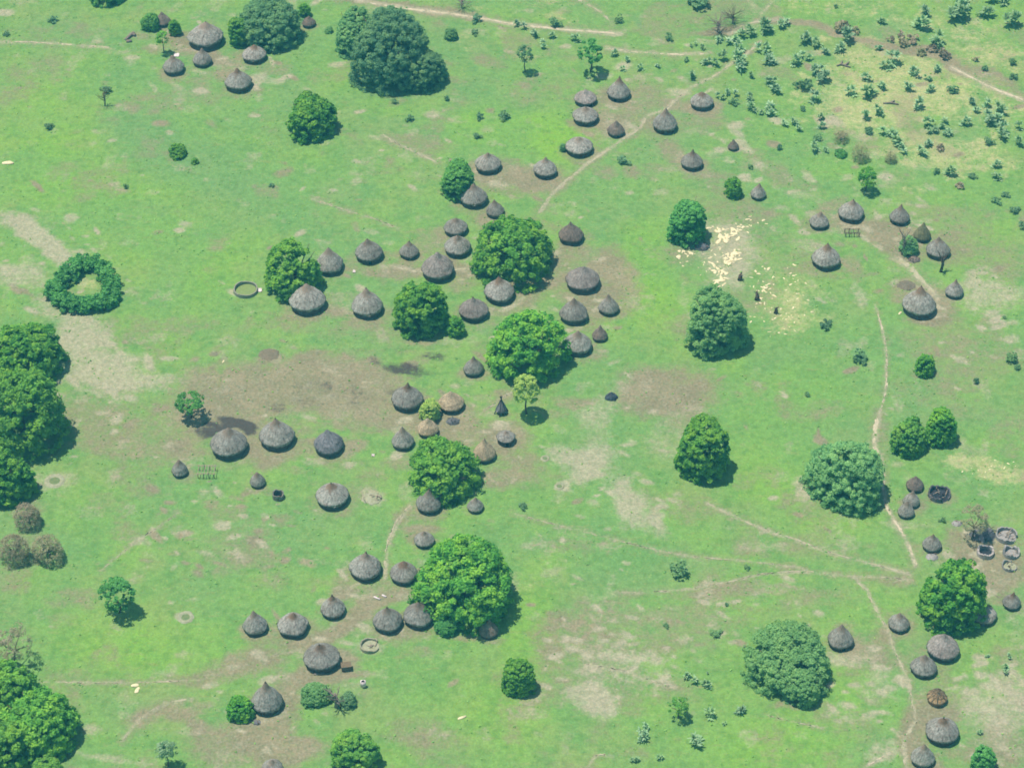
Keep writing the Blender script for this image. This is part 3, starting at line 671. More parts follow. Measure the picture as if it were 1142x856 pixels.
t, r, h = ring_wall('ruined_hut', 1049, 561, 25, 'black burnt-out roofless hut beside the stacked trio of huts', .38, plain('scorched_mud', C(132, 142, 144), C(84, 102, 108), 1.2, .5), -60, .5, gRu, .3, fill=M_CHAR_SHADE); debris(t, r, 8, M_CHAR_SHADE, 3, 1.4); debris(t, r, 7, M_WOODP, 33, 1.0)
t, r, h = ring_wall('ruined_hut', 1124, 607, 24, 'pale roofless wall ring at the right edge, top of the ruins', .42, M_SHELL, -30, .6, gRu, .2, fill=M_SHELL); debris(t, r, 7, M_WOODP, 4); debris(t, r, 4, M_WOOD, 44)
t, r, h = ring_wall('ruined_hut', 1100, 624, 19, 'small whitish roofless hut with black interior, among the ruins', .6, M_WALLP, None, 1.3, gRu, .2, fill=M_CHAR_SHADE, thick=.24); debris(t, r, 3, M_CHAR_SHADE, 5)  # dark fill puts the shadow inside the wall into the floor colour
t, r, h = ring_wall('ruined_hut', 1129, 624, 19, 'grey roofless hut with dark interior at the right edge, middle of the ruins', .5, M_SHELL, None, 1.0, gRu, .4, fill=M_SHELL, thick=.24); debris(t, r, 6, M_WOODP, 6)
t, r, h = ring_wall('ruined_hut', 1127, 638, 17, 'lowest broken wall ring of the ruins at the right edge', .4, M_SHELL, 20, 1.2, gRu, .35, fill=M_EARTH); debris(t, r, 5, M_WOOD, 7)
t, r, h = ring_wall('ruined_hut', 412, 729, 22, 'collapsed pale mud ring with a dark gap, below the pointed lane hut', .32, plain('pale_rubble', C(188, 198, 170), C(166, 178, 150), 1.5, .6), 10, .8, None, .25, fill=M_EARTH); debris(t, r, 5, M_WOODP, 8, .5)
t, r, h = ring_wall('open_granary', 310, 559, 13, 'small roofless clay granary with dark mouth, on grass left of the torn-peak hut', 1.0, plain('clay_bin', C(160, 168, 152), C(132, 144, 132), 2, .4), None, broken=.14, thick=.2, cat='granary', fill=M_INSHADE)  # shade of the mouth painted as a dark floor

def heap(name, x, yb, wd, hh, label, cat, mat, seed, n=14, mat2=None, group=None, part='beam'):
    s = mpp(x, yb); r = wd/2*s; f = ground(x, yb); c = (f[0], f[1]+r*.8, 0); t = thing(name, label, cat, c, 0, group)
    q = np.random.default_rng(seed); V = []; F = []; seg, rows = 28, 7
    for i in range(rows+1):
        u = i/rows
        for k in range(seg):
            a = 2*math.pi*k/seg; rad = r*(1-u**1.6*.97)*(1+q.normal(0, .09)); V.append((rad*math.cos(a), rad*math.sin(a)*.85, hh*r*u*(1+q.normal(0, .1))-.05))
    for i in range(rows):
        for k in range(seg): F.append((i*seg+k, i*seg+(k+1) % seg, (i+1)*seg+(k+1) % seg, (i+1)*seg+k))
    uv = [(v[0], v[2]) for v in V]
    link('mound', mesh_np('mound', V, np.array(F), False, None, uv), mat, t)
    if mat2:
        debris(t, r, n, mat2, seed, hh*r*1.4, part)
    return t
heap('collapsed_hut', 1097, 604, 28, .75, 'collapsed black thatch heap under the bare twiggy tree, among the ruins', 'ruined hut', TH['dark'], 11, 12, M_CHAR_SHADE, gRu)
heap('rubble_heap', 1068, 587, 12, .5, 'small grey rubble heap left of the collapsed black thatch', 'rubble heap', M_SHELL, 12, 5, M_WOOD)
heap('rubble_heap', 1040, 625, 14, .5, 'small grey heap between the hut and the top of the round green tree', 'rubble heap', M_SHELL, 13, 4, M_WOOD)
heap('earth_mound', 299, 402, 26, .08, 'low brown earth mound alone at the top of the brown field', 'earth mound', plain('brown_clods', C(146, 150, 128), C(130, 138, 116), 1.5, .6), 14)
heap('covered_bundle', 682, 447, 14, 1.1, 'dark blue-grey covered bundle alone on bare earth, right of the dark spreading tree', 'bundle', M_GREYTARP, 15, 3, M_CHAR_SHADE, None, 'pole')
heap('brush_pile', 505, 474, 15, .6, 'small dark brushwood pile in front of the pale tan hut', 'brush pile', TH['dark'], 16, 8, M_CHAR_SHADE)
heap('rubble_heap', 414, 562, 24, .16, 'scattered pale boards and rubble on grass right of the torn-peak hut', 'rubble heap', M_EARTH, 17, 8, M_WOODP)
heap('brush_pile', 1020, 293, 14, .6, 'brown brushwood pile under the dead tree in the eastern yard', 'brush pile', TH['brown'], 18, 9, M_WOOD)
heap('covered_bundle', 783, 280, 17, .8, 'dark covered stack in the shade of the tree beside the pale stones', 'bundle', TH['dark'], 19, 6, M_WOOD, None, 'pole')
heap('brush_pile', 286, 808, 9, .6, 'tiny dark pile at the foot of the tall grey hut, bottom left', 'brush pile', TH['dark'], 20, 4, M_WOOD)
heap('earth_mound', 1012, 324, 22, .12, 'low grey ash mound left of the large pointed hut, east', 'earth mound', plain('grey_ash', C(142, 148, 128), C(122, 130, 112), 1.5, .5), 21)

# a dark skeleton of poles
def tripod(x, ya, yb, wd, label):
    s = mpp(x, yb); r = wd/2*s; f = ground(x, yb); t = thing('pole_tripod', label, 'pole frame', (f[0], f[1]+r*.8, 0)); h = (yb-ya)*s/cp*.8
    for k in range(6):
        a = 2*math.pi*k/6+.3; mb = MB(); mb.tube([(r*math.cos(a), r*math.sin(a), 0), (-.12*math.cos(a), -.12*math.sin(a), h), (-.3*math.cos(a), -.3*math.sin(a), h*1.12)], [.13, .1, .06], 6); mb.build('pole', M_CHAR_SHADE, t)
    me, _ = roof_mesh(r*.85, h*.7, 77, 0, 1, 20, 6); link('thatch_bundle', me, TH['dark'], t, (0, 0, h*.22))
tripod(559, 444, 464, 16, 'dark pointed frame of blackened poles beside the thin diagonal footpath')
def rack(x, yb, wx_, dy, h, label, mat):
    s = mpp(x, yb); f = ground(x, yb); t = thing('pole_rack', label, 'rack', (f[0], f[1], 0)); W = wx_*s
    for i in range(4):
        for j in range(2):
            mb = MB(); X_ = -W/2+W*i/3; mb.tube([(X_, j*dy, -.1), (X_+.03, j*dy, h*(1+.1*((i+j) % 3)))], [.1, .08], 6); mb.build('post', mat, t)
    for j in range(2):
        mb = MB(); mb.tube([(-W/2-.3, j*dy, h*.93), (0, j*dy, h*.97), (W/2+.4, j*dy, h*.92)], .08, 6); mb.build('rail', mat, t)
    for i in range(6):
        mb = MB(); X_ = -W/2+W*i/5; mb.tube([(X_, -.3, h*1.0), (X_+.1, dy+.3, h*1.02)], .06, 6); mb.build('crossbar', mat, t)
rack(230, 533, 18, 2.4, 1.4, 'pale pole rack standing on green grass between two small granaries', M_WOODP)
rack(950, 264, 15, 1.6, 1.1, 'brown pole rack in the middle of the eastern bare-earth yard', M_WOOD)
# brown crate
s = mpp(386, 748); f = ground(386, 749); t = thing('crate', 'brown wooden crate beside the wide brown-topped hut', 'crate', (f[0], f[1]+.8, 0), .15)
mb = MB(); mb.box((0, 0, .62), (1.9, 1.3, 1.2)); mb.build('body', plain('brown_boards', C(140, 140, 116), C(118, 122, 104), 3, .5), t)
mb = MB(); mb.box((0, 0, 1.27), (2.05, 1.45, .1)); mb.build('lid', plain('brown_lid', C(146, 144, 118), C(124, 124, 104), 3, .4), t)
for sx in (-1, 1): mb = MB(); mb.box((sx*.75, -.68, .62), (.14, .06, 1.2)); mb.build('batten', M_WOOD, t)

# logs, sticks, white things
def sticks(name, x, y, pts, rad, mat, label, cat, group=None):
    f = ground(x, y); s = mpp(x, y); mb = MB()
    for line in pts: mb.tube([(p[0]*s, p[1]*s, (p[2] if len(p) > 2 else .15)) for p in line], rad, 7)
    o = mb.build(name, mat, None, True, (f[0], f[1], 0)); return tag(o, label, cat, group)
sticks('fallen_log', 146, 42, [[(-5, -6, .25), (0, 3, .5), (3, 6, .6)], [(-4, -9, .2), (2, -8, .25)], [(1, 4, .4), (5, 3, .3)]], .42, M_DEAD, 'grey fallen log on grass left of the bushes, top-left homestead', 'log')
sticks('fallen_branch', 356, 752, [[(-6, 0), (6, 1)], [(-5, 3), (3, 3)]], .16, M_DEAD, 'grey sticks lying at the front of the wide brown-topped hut', 'branch')
sticks('white_pole', 420, 667, [[(-3, 2, .12), (4, -2, .12)]], .2, M_WHITE, 'short white pole on the grass above the pointed lane hut, left one', 'pole', 'white poles on the grass')
sticks('white_pole', 428, 665, [[(-2, 2, .12), (3, -1, .12)]], .2, M_WHITE, 'short white pole on the grass above the pointed lane hut, right one', 'pole', 'white poles on the grass')
sticks('white_post', 404, 765, [[(0, 0, 0), (0, 0, 1.6)], [(2.4, 0, 0), (2.4, 0, 1.6)], [(1.2, -1, .2), (1.2, -1, 1.6)]], .36, M_WHITE, 'bright white upright marker on grass right of the leaning bushes', 'post')
sticks('fallen_branch', 940, 74, [[(-7, 0), (-2, 2, .4), (8, -3)], [(-2, 2, .4), (0, 8, .3)], [(2, 0, .3), (7, 5, .5)]], .22, M_DEAD, 'grey fallen branches among the palms below the brown ditch', 'branch')
sticks('fallen_branch', 993, 117, [[(-8, 2), (0, 2, .4), (9, 0)], [(0, 2, .4), (5, 6, .3)]], .2, M_DEAD, 'long grey dead log on pale yellow grass amid the palms', 'branch')
def cloth(x, y, w_, d_, label, seed, name='white_cloth', cat='cloth'):
    s = mpp(x, y); f = ground(x, y); q = np.random.default_rng(seed); n = 9; V = []; F = []
    for j in range(n):
        for i in range(n):
            V.append((w_*s*(i/(n-1)-.5)+q.normal(0, .05), d_*s*(j/(n-1)-.5)+q.normal(0, .05), .12+abs(q.normal(0, .12))))
    for j in range(n-1):
        for i in range(n-1): F.append((j*n+i, j*n+i+1, j*n+n+i+1, j*n+n+i))
    return tag(link(name, mesh_np(name, V, np.array(F)), M_WHITE, None, (f[0], f[1], 0)), label, cat)
cloth(197, 62, 6, 6, 'bright white cloth on the ground beside the dome-topped hut', 1)
cloth(290, 324, 4, 6, 'small white cloth beside the ring-shaped pen', 2)
cloth(395, 303, 3, 4, 'tiny white cloth on grass left of the tan earth strip', 3)
cloth(416, 508, 3, 3, 'tiny white cloth on grass right of the ragged dark hut', 4)

# rocks
def rock_mesh(seed, flat=.5):
    q = np.random.default_rng(seed); V = []; F = []; seg, rows = 9, 5
    for i in range(rows+1):
        ph = math.pi*i/rows
        for k in range(seg):
            a = 2*math.pi*k/seg; r = 1+q.normal(0, .16); V.append((r*math.sin(ph)*math.cos(a), r*math.sin(ph)*math.sin(a)*.8, flat*(math.cos(ph)*r)+flat*.5))
    for i in range(rows):
        for k in range(seg): F.append((i*seg+k, (i+1)*seg+k, (i+1)*seg+(k+1) % seg, i*seg+(k+1) % seg))
    me = mesh_np('rock', V, np.array(F)); me.materials.append(M_STONE); return me
RK = [rock_mesh(i, .35+.08*(i % 4)) for i in range(7)]
def rock(x, y, wpx, label, group=None, hk=1.0):
    s = mpp(x, y)*wpx/2; f = ground(x, y); o = bpy.data.objects.new('pale_rock', random.choice(RK)); col.objects.link(o)
    o.location = (f[0], f[1], -.05); o.scale = (s*random.uniform(.85, 1.6), s*random.uniform(.5, 1.0), s*.6*hk); o.rotation_euler = (0, 0, random.uniform(0, 6.3))
    return tag(o, label, 'rock', group)
rock(9, 182, 9, 'white rock alone on the bright lawn at the left edge')
rock(151, 764, 8, 'cream boulder alone on grass above the worn earth, bottom left, upper one', 'cream boulders at bottom left'); rock(153, 769, 8, 'cream boulder touching the boulder above it, bottom left, lower one', 'cream boulders at bottom left')
rock(1004, 349, 6, 'white stone left of the large pointed hut, east'); rock(515, 800, 7, 'whitish stone alone on the southern lawn'); rock(249, 403, 4, 'tiny white stone at the left end of the brown field')
rk = random.Random(5)
def field(cx, cy, rx, ry, n, lo, hi, label, group):
    for _ in range(n):
        a, q = rk.uniform(0, 6.3), rk.random()**.6; rock(cx+rx*q*math.cos(a), cy+ry*q*math.sin(a), rk.uniform(lo, hi), label, group)
def slabrow(p, q, n, lo, hi, label, group):
    for i in range(n):
        t = i/max(1, n-1); rock(p[0]+(q[0]-p[0])*t+rk.gauss(0, 3.6), p[1]+(q[1]-p[1])*t+rk.gauss(0, 2.8), rk.uniform(lo, hi)*.74, label, group)
slabrow((795, 258), (828, 256), 22, 4, 10, 'cream limestone slab in the upper heap right of the airy stone-side tree', 'upper heap of cream slabs')
slabrow((800, 268), (820, 262), 18, 5, 11, 'cream limestone slab in the upper heap right of the airy stone-side tree', 'upper heap of cream slabs')
slabrow((808, 292), (826, 282), 28, 4, 10, 'cream limestone slab in the middle heap above the blue-green tree', 'middle heap of cream slabs')
slabrow((799, 297), (803, 318), 26, 4, 10, 'cream limestone slab in the lowest heap just above the blue-green tree', 'lowest heap of cream slabs')
slabrow((757, 285), (772, 278), 9, 4, 9, 'cream slab lying at the left below the airy stone-side tree', 'left cream slabs')
field(790, 290, 34, 18, 48, 1.6, 3.6, 'small cream stone scattered on worn ground between the slab heaps', 'cream stones between the heaps')
field(838, 248, 18, 8, 12, 2, 5, 'cream stone at the upper right end of the stone scatter', 'cream stones at the upper right')
field(852, 318, 16, 26, 30, 1.8, 4.5, 'pale stone scattered right of the blue-green tree', 'pale stones right of the tree')
field(872, 350, 38, 28, 64, 1.3, 3.2, 'tiny pale stone scattered on the yellowish lower right slope', 'tiny pale stones on the slope')
field(888, 310, 14, 16, 14, 1.5, 4, 'pale stone on grass left of the lowest eastern-yard hut', 'pale stones by the eastern yard')
field(1105, 520, 40, 12, 26, 1.2, 2.6, 'tiny yellow-white stone on the dry yellow strip at the right edge', 'tiny stones on the yellow strip')

# rimmed pits
def pit(x, y, wd, label):
    s = mpp(x, y); r = wd/2*s; f = ground(x, y); seg = 32; V = []; F = []; q = np.random.default_rng(int(x))
    prof = [(1.05, -.02), (.9, .16), (.74, .2), (.6, .08), (.5, .02)]
    t = thing('dug_pit', label, 'pit', (f[0], f[1], .02))
    for a_, z in prof:
        for k in range(seg): a = 2*math.pi*k/seg; rr = r*a_*(1+q.normal(0, .04)); V.append((rr*math.cos(a), rr*math.sin(a), z*(1+q.normal(0, .2))+.0))
    for i in range(len(prof)-1):
        for k in range(seg): F.append((i*seg+k, i*seg+(k+1) % seg, (i+1)*seg+(k+1) % seg, (i+1)*seg+k))
    link('rim', mesh_np('rim', V, np.array(F), True), M_EARTH, t)
    V = [(0, 0, .02)]+[(r*.6*math.cos(2*math.pi*k/seg), r*.6*math.sin(2*math.pi*k/seg), .035) for k in range(seg)]
    link('pit_floor', mesh_np('pit_floor', V, np.array([(0, 1+k, 1+(k+1) % seg) for k in range(seg)])), M_PIT, t)
pit(207, 688, 18, 'small round pit with pale rim on the lawn, bottom left'); pit(61, 536, 22, 'wide faint round pit with pale rim near the left edge trees')
pit(624, 542, 11, 'small pale-rimmed pit at the lower end of the tan bare patches'); pit(608, 511, 10, 'small dark pit left of the tan bare patch')

# ------------------------------------------------------------------ trees
def leaf_cloud(cent, rad, per, size, q, outn=None, asp=1.6, up=.25, tintv=None):
    """clumps of leaf-sized quads around centres"""
    n = len(cent); idx = np.repeat(np.arange(n), per); N = len(idx)
    d = q.normal(size=(N, 3)); d /= np.linalg.norm(d, axis=1)[:, None]
    d[:, 2] = np.where(d[:, 2] < -.3, -d[:, 2]*.6, d[:, 2])
    rr = rad[idx]*(.55+.5*q.random(N)**.6)
    P = cent[idx]+d*rr[:, None]*np.array([1, 1, .8])
    nrm = d+q.normal(0, .6, (N, 3)); nrm[:, 2] += up
    if outn is not None: nrm += outn[idx]*.5
    nrm /= np.linalg.norm(nrm, axis=1)[:, None]
    ref = q.normal(size=(N, 3)); a = np.cross(nrm, ref); a /= np.linalg.norm(a, axis=1)[:, None]; b = np.cross(nrm, a)
    sz = size*(.6+.8*q.random(N)); a = a*(sz*asp/2)[:, None]; b = b*(sz/2)[:, None]
    V = np.stack([P-a, P-b*.9+a*.1, P+a, P+b*.9+a*.1], 1).reshape(-1, 3)
    F = np.arange(N*4).reshape(N, 4)
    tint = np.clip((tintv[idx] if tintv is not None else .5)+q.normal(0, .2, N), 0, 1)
    return V, F, np.repeat(tint, 4)
def crown_mesh(a, c, q, kind, low=-.25, gap=.3):
    """a: horizontal radius, c: half height; centre of the crown at the origin"""
    fine = kind in ('grey', 'blue')
    cr = (.72 if fine else .9)*max(.42, min(1.1, a/8)); size = (.26 if fine else .44)*max(.45, min(1, a/6))
    nl = int(5+a*.9); ld = q.normal(size=(nl, 3)); ld[:, 2] = np.abs(ld[:, 2])*.7; ld /= np.linalg.norm(ld, axis=1)[:, None]; la = q.uniform(.02, .34, nl)
    n = int((3.3 if fine else 2.6)*(a*a+a*c)/(cr*cr))+8
    d = q.normal(size=(n, 3)); d /= np.linalg.norm(d, axis=1)[:, None]; d[:, 2] = np.where(d[:, 2] < low, -d[:, 2], d[:, 2])
    lob = np.minimum(1.06, .84+(np.exp((d@ld.T-1)*9)*la).sum(1))
    rr = lob*np.where(q.random(n) < .72, q.uniform(.86, 1.0, n), q.uniform(.45, .86, n))
    e = 2+.7*max(0, c/a-1.0); hz = np.hypot(d[:, 0], d[:, 1])+1e-6; flare = np.sqrt(1-np.abs(d[:, 2])**e)/hz*np.where(d[:, 2] < 0.1, 1.05, 1)
    cent = np.stack([d[:, 0]*a*rr*flare, d[:, 1]*a*rr*flare, d[:, 2]*c*rr], 1)
    hole = fbm(cent[:, 0]/(a*.28)+q.random()*90, cent[:, 1]/(a*.28)+cent[:, 2]/(a*.3)+q.random()*90, 2) < gap
    cent = cent[~hole]; d = d[~hole]; n = len(cent)
    cent = cent*(1-cr*.55/a)
    rad = cr*q.uniform(.6, 1.25, n); per = (76 if fine else 42) if gap < .4 else 24
    if kind == 'brown': cr *= .8; per = 15; size *= .55
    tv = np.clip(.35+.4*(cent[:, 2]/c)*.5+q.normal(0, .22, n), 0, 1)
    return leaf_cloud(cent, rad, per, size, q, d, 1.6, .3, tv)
def trunk_mesh(h, r, a, c, q, limbs=6):
    mb = MB(); mb.tube([(0, 0, -.1), (.05*h*q.normal(), .05*h*q.normal(), h*.5), (0, 0, h)], [r*1.35, r, r*.8], 9)
    for k in range(limbs):
        an = 2*math.pi*k/limbs+q.normal(0, .3); e = np.array([math.cos(an)*a*.7, math.sin(an)*a*.7, h+c*q.uniform(.2, 1.1)])
        m = np.array([math.cos(an)*a*.3, math.sin(an)*a*.3, h+c*.25]); mb.tube([(0, 0, h*.92), m, e], [r*.6, r*.4, r*.12], 6)
    return mb
TN = [0]
def tree(x, y0, y1, wd, kind, label, name='leafy_tree', cat='tree', clear=None, group=None, hgt=None):
    """crown spans rows y0..y1 and is wd wide in the photo"""
    TN[0] += 1; q = np.random.default_rng(500+TN[0]); s = mpp(x, y1); a = wd/2*s*(.95 if wd > 40 else 1); hh = (y1-y0)/2*s
    th = math.atan2(428-(y0+y1)/2, FOC); p = PITCH-th
    if clear is None:                   # low dome: widest near the ground
        b_ = a*math.sin(p)*.96; z0 = .1*a; c = math.sqrt(max(.01, (2*hh-b_)**2-b_*b_))/math.cos(p); c = min(max(c, .55*a), 2.7*a); hc = z0; low = -.2
        pc = y1-(b_)/s; P = ground(x, pc, hc)
    else:                               # ball of leaves on a clear stem
        c = math.sqrt(max(0, hh*hh-(a*math.sin(p))**2))/math.cos(p); c = min(max(c, .5*a), 1.25*a); hc = c+clear; P = ground(x, (y0+y1)/2, hc); low = -.55
    t = thing(name, label, cat, (P[0], P[1], 0), 0, group)
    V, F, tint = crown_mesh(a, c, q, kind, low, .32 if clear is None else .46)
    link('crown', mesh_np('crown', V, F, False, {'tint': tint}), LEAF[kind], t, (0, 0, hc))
    trunk_mesh(max(.4, hc-c*.45) if clear is not None else c*.3, max(.12, a*.055), a, c*.55, q).build('trunk', M_BARK, t, True)
    return t
T = tree
T(302,-6,56,74,'blue','huge dark blue-green tree at the top edge, left of the tiny granary')
T(268,15,53,28,'lime','light green bushy tree at the left side of the huge dark tree, top edge')
T(340,0,20,15,'mango','small green tree directly above the tiny granary, top edge')
T(120,-22,8,44,'fresh','spreading tree cut off by the top edge, left of the homestead')
T(168,12,36,21,'fresh','round green bush left of the brown-roofed hidden hut, top left'); T(195,19,41,15,'mango','dark green bush right of the brown-roofed hidden hut, top left'); T(181,30,56,17,'lime','small light green tree with clear trunk before the brown-roofed hut, top left',clear=2.0)
T(396,6,66,52,'grey','lighter left tree of the great grey-green clump at the top'); T(434,10,101,98,'blue','biggest grey-green tree in the middle of the clump at the top'); T(466,46,102,66,'blue','low right-hand tree of the great grey-green clump at the top')
T(348,101,158,60,'mango','lumpy bright green tree alone on the lawn below the great clump')
T(512,170,224,42,'fresh','bright green upright tree with two huts at its right side')
T(659,43,74,32,'fresh','airy round tree on a thin trunk above the winding-footpath huts',clear=2.6); T(586,49,74,21,'palmdk','small thin-crowned tree with separate shadow near the top road',clear=2.2)
T(818,194,223,22,'mango','small round green tree left of a small grey hut on grass')
T(765,208,275,46,'fresh','airy stone-side tree with drooping green crown beside the cream slabs'); T(797,317,399,73,'grey','blue-green round tree below the lowest slab heap')
T(330,266,336,70,'mango','dark leafy tree near the ring pen with a broad hut at its foot'); T(470,307,378,62,'mango','two-part round tree left of the pale broken-patch hut'); T(507,349,377,25,'mango','small bush attached at the lower right of the two-part round tree',name='leafy_bush',cat='bush')
T(573,240,322,96,'mango','largest village tree, wide and bright green, in the central village'); T(590,345,430,96,'mango','dark spreading tree below the central village')
T(34,354,432,82,'mango','uppermost of the big trees along the left edge'); T(26,404,512,102,'mango','largest of the big trees along the left edge'); T(8,498,568,66,'mango','lowest of the big green trees along the left edge')
T(212,436,464,34,'fresh','small open-crowned tree with dark shadow, left of the burnt patch',clear=2.0)
T(480,443,472,26,'yellow','yellow-green bush between the brown-peaked hut and the tan hut',name='leafy_bush',cat='bush'); T(587,417,456,34,'yellow','slim yellow-green tree with separate dark shadow below the dark spreading tree',clear=2.4)
T(493,488,564,92,'mango','middle tree with a notched-peak hut at its foot'); T(783,450,538,62,'mango','tall egg-shaped tree alone between bare earth and lawn')
T(940,487,573,95,'grey','great grey-green dome tree beside the pale path, right'); T(1047,451,499,37,'mango','darker right tree of the touching pair right of the pale path'); T(1012,464,511,42,'lime','lighter left tree of the touching pair right of the pale path')
T(1030,391,421,24,'mango','small round tree alone on the lawn right of the thin pale path')
T(1058,620,706,84,'mango','round green tree between the ruins and the south-east huts'); T(880,694,778,108,'grey','pale spreading tree at the bottom right of the lawn'); T(893,745,791,52,'grey','low front lobe tree under the pale spreading tree')
T(519,600,707,123,'mango','great southern tree in the middle of the south-west homestead'); T(498,685,711,27,'fresh','bright bush at the lower edge of the great southern tree',name='leafy_bush',cat='bush')
T(577,733,779,42,'mango','medium round tree alone on the southern lawn'); T(757,776,801,25,'lime','small light-topped tree with dark shadow, lower middle',clear=1.0); T(397,808,866,58,'lime','bright green tree cut by the bottom edge')
T(270,773,807,33,'mango','small round bush in front of the tall grey hut, bottom left',name='leafy_bush',cat='bush'); T(353,758,790,36,'grey','left bush of the leaning pair below the wide brown-topped hut',name='leafy_bush',cat='bush'); T(388,770,791,22,'palmdk','right bush of the leaning pair beside the grey trunk',name='leafy_bush',cat='bush')
T(14,738,800,66,'mango','rear tree of the bottom-left grove'); T(46,770,856,98,'mango','largest tree of the bottom-left grove'); T(8,800,875,74,'mango','leftmost front tree of the bottom-left grove'); T(55,842,880,44,'lime','bright young tree at the bottom edge of the grove')
T(14,692,742,52,'brown','brown half-bare tree above the bottom-left grove',clear=1.5)
T(1096,829,866,30,'fresh','small blue-green tree cut by the bottom right edge'); T(131,638,688,40,'fresh','thin light green tree alone on the left lawn',clear=.5)
T(185,817,858,26,'palm','pale tall feathery tree at the bottom edge, left',clear=1.5)
T(33,556,594,34,'brown','upper brown dry bush of the three by the left edge',name='dry_bush',cat='bush'); T(18,590,634,36,'brown','left brown dry bush of the three by the left edge',name='dry_bush',cat='bush'); T(55,594,634,40,'brown','right brown dry bush of the three by the left edge',name='dry_bush',cat='bush')
T(967,184,214,24,'mango','dark green tree under a bare brown crown, upper right',clear=.6); T(959,160,184,22,'brown','bare brown bush directly above the dark tree, upper right',name='dry_bush',cat='bush'); T(938,144,162,20,'brown','faint brown twiggy bush on dry grass, upper right',name='dry_bush',cat='bush'); T(993,167,184,16,'brown','small brown twiggy bush right of the bare brown crown',name='dry_bush',cat='bush')
T(938,166,177,16,'fresh','flat bright green bush left of the dark tree, upper right',name='leafy_bush',cat='bush'); T(199,158,178,22,'mango','dark green bush alone on the lawn, upper left',name='leafy_bush',cat='bush'); T(217,175,184,9,'mango','tiny bush at the right of the dark green lawn bush',name='leafy_bush',cat='bush')
T(1014,262,287,24,'green' if 'green' in LEAF else 'grey','olive bush beside the dead tree in the eastern yard',name='leafy_bush',cat='bush')
T(503,30,46,17,'grey','pale feathery bush right of the great clump at the top',name='leafy_bush',cat='bush'); T(367,28,38,10,'grey','tiny round bush between the two great dark trees at the top',name='leafy_bush',cat='bush'); T(628,158,170,9,'grey','green bush against the left side of a lawn hut',name='leafy_bush',cat='bush')

# the hedge ring
def hedge_ring(cx, cy, label):
    s = mpp(cx, cy+20); P = ground(cx, cy+5); t = thing('ring_hedge', label, 'hedge', (P[0], P[1], 0)); q = np.random.default_rng(77)
    ring = [(-33,10),(-25,-5),(-12,-15),(2,-26),(17,-24),(30,-10),(36,8),(30,21),(14,25),(-4,26),(-22,22)]   # photo offsets of the hedge line
    pts = np.array([ground(cx+a*.95, cy+b*.93+6)[:2]-P[:2] for a, b in ring]); cent = []
    for i in range(len(pts)):
        a, b = pts[i], pts[(i+1) % len(pts)]; n = 34
        for k in range(n):
            z = q.random(); wv = 2.05*math.sqrt(max(.05, 1-(z*.9)**2)); off = q.uniform(-wv, wv, 2)
            p = a+(b-a)*q.random()+off; cent.append((p[0], p[1], .5+2.6*z))
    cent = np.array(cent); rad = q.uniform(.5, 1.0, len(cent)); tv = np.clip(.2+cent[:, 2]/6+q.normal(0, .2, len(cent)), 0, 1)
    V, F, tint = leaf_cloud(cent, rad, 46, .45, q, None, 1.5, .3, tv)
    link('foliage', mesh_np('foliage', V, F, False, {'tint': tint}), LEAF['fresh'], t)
    mb = MB()
    for i in range(len(pts)):
        a, b = pts[i], pts[(i+1) % len(pts)]
        for k in range(4): p = a+(b-a)*k/4; mb.tube([(p[0], p[1], -.1), (p[0]+.1, p[1], 1.2), (p[0]+q.normal(0, .5), p[1]+q.normal(0, .5), 2.4)], [.13, .1, .05], 6)
    mb.build('stems', M_BARK, t)
hedge_ring(92, 315, 'thick green hedge grown in a ring around a small bare yard, left lawn')

# bare trees
def bare_tree(x, yb, hpx, label, mat=M_DEAD, spread=.5, nb=16, name='dead_tree', r0=.2, twig=False):
    s = mpp(x, yb); h = hpx*s/cp; f = ground(x, yb); q = random.Random(int(x*3+yb)); t = thing(name, label, 'tree', (f[0], f[1], 0))
    mb = MB(); mb.tube([(0, 0, -.1), (.05*h, 0, h*.4), (-.02*h, .03*h, h*.75)], [r0*1.2, r0, r0*.6], 8); mb.build('trunk', mat, t, True)
    mb = MB()
    for k in range(nb):
        z0 = h*q.uniform(.3, .75); a = q.uniform(0, 6.3); L = h*q.uniform(.25, .6)*spread; e = np.array([math.cos(a)*L, math.sin(a)*L, z0+h*q.uniform(.1, .4)])
        m = np.array([math.cos(a)*L*.45, math.sin(a)*L*.45, z0+h*.1]); mb.tube([(0, 0, z0), m, e], [r0*.45, r0*.3, r0*.12], 5)
        for j in range(3):
            b = a+q.uniform(-1, 1); l2 = L*.5; mb.tube([m+(e-m)*j/3, m+(e-m)*j/3+np.array([math.cos(b)*l2, math.sin(b)*l2, q.uniform(0, .25)*h])], [r0*.2, r0*.08], 4)
    mb.build('branches', mat, t)
bare_tree(1006, 284, 27, 'tall grey dead tree in front of the pointed hut, eastern yard', spread=.5)
bare_tree(1049, 303, 20, 'brown bare stump tree in front of the grey hut, eastern yard', M_BARK, .5, 10, r0=.32)
T(1088,556,604,36,'brown','grey-brown twiggy tree over the collapsed black thatch, ruins',clear=1.2)
bare_tree(117, 118, 16, 'small bare dark tree alone on the upper left lawn', M_BARK, .8, 16, r0=.16)
bare_tree(375, 788, 22, 'grey leaning dead trunk between the pair of bushes below the brown-topped hut', M_DEAD, .8, 10, r0=.36)
bare_tree(800, 36, 14, 'grey dead tangle of branches beside the brown ditch at the top', M_DEAD, 1.6, 34, r0=.2)
bare_tree(817, 26, 12, 'brown dead tangle of branches above the grey one at the top', M_BARK, 1.6, 34, r0=.16)
bare_tree(515, 9, 10, 'whitish dead shrub right above the top road', M_DEAD, 1.8, 30, r0=.14)
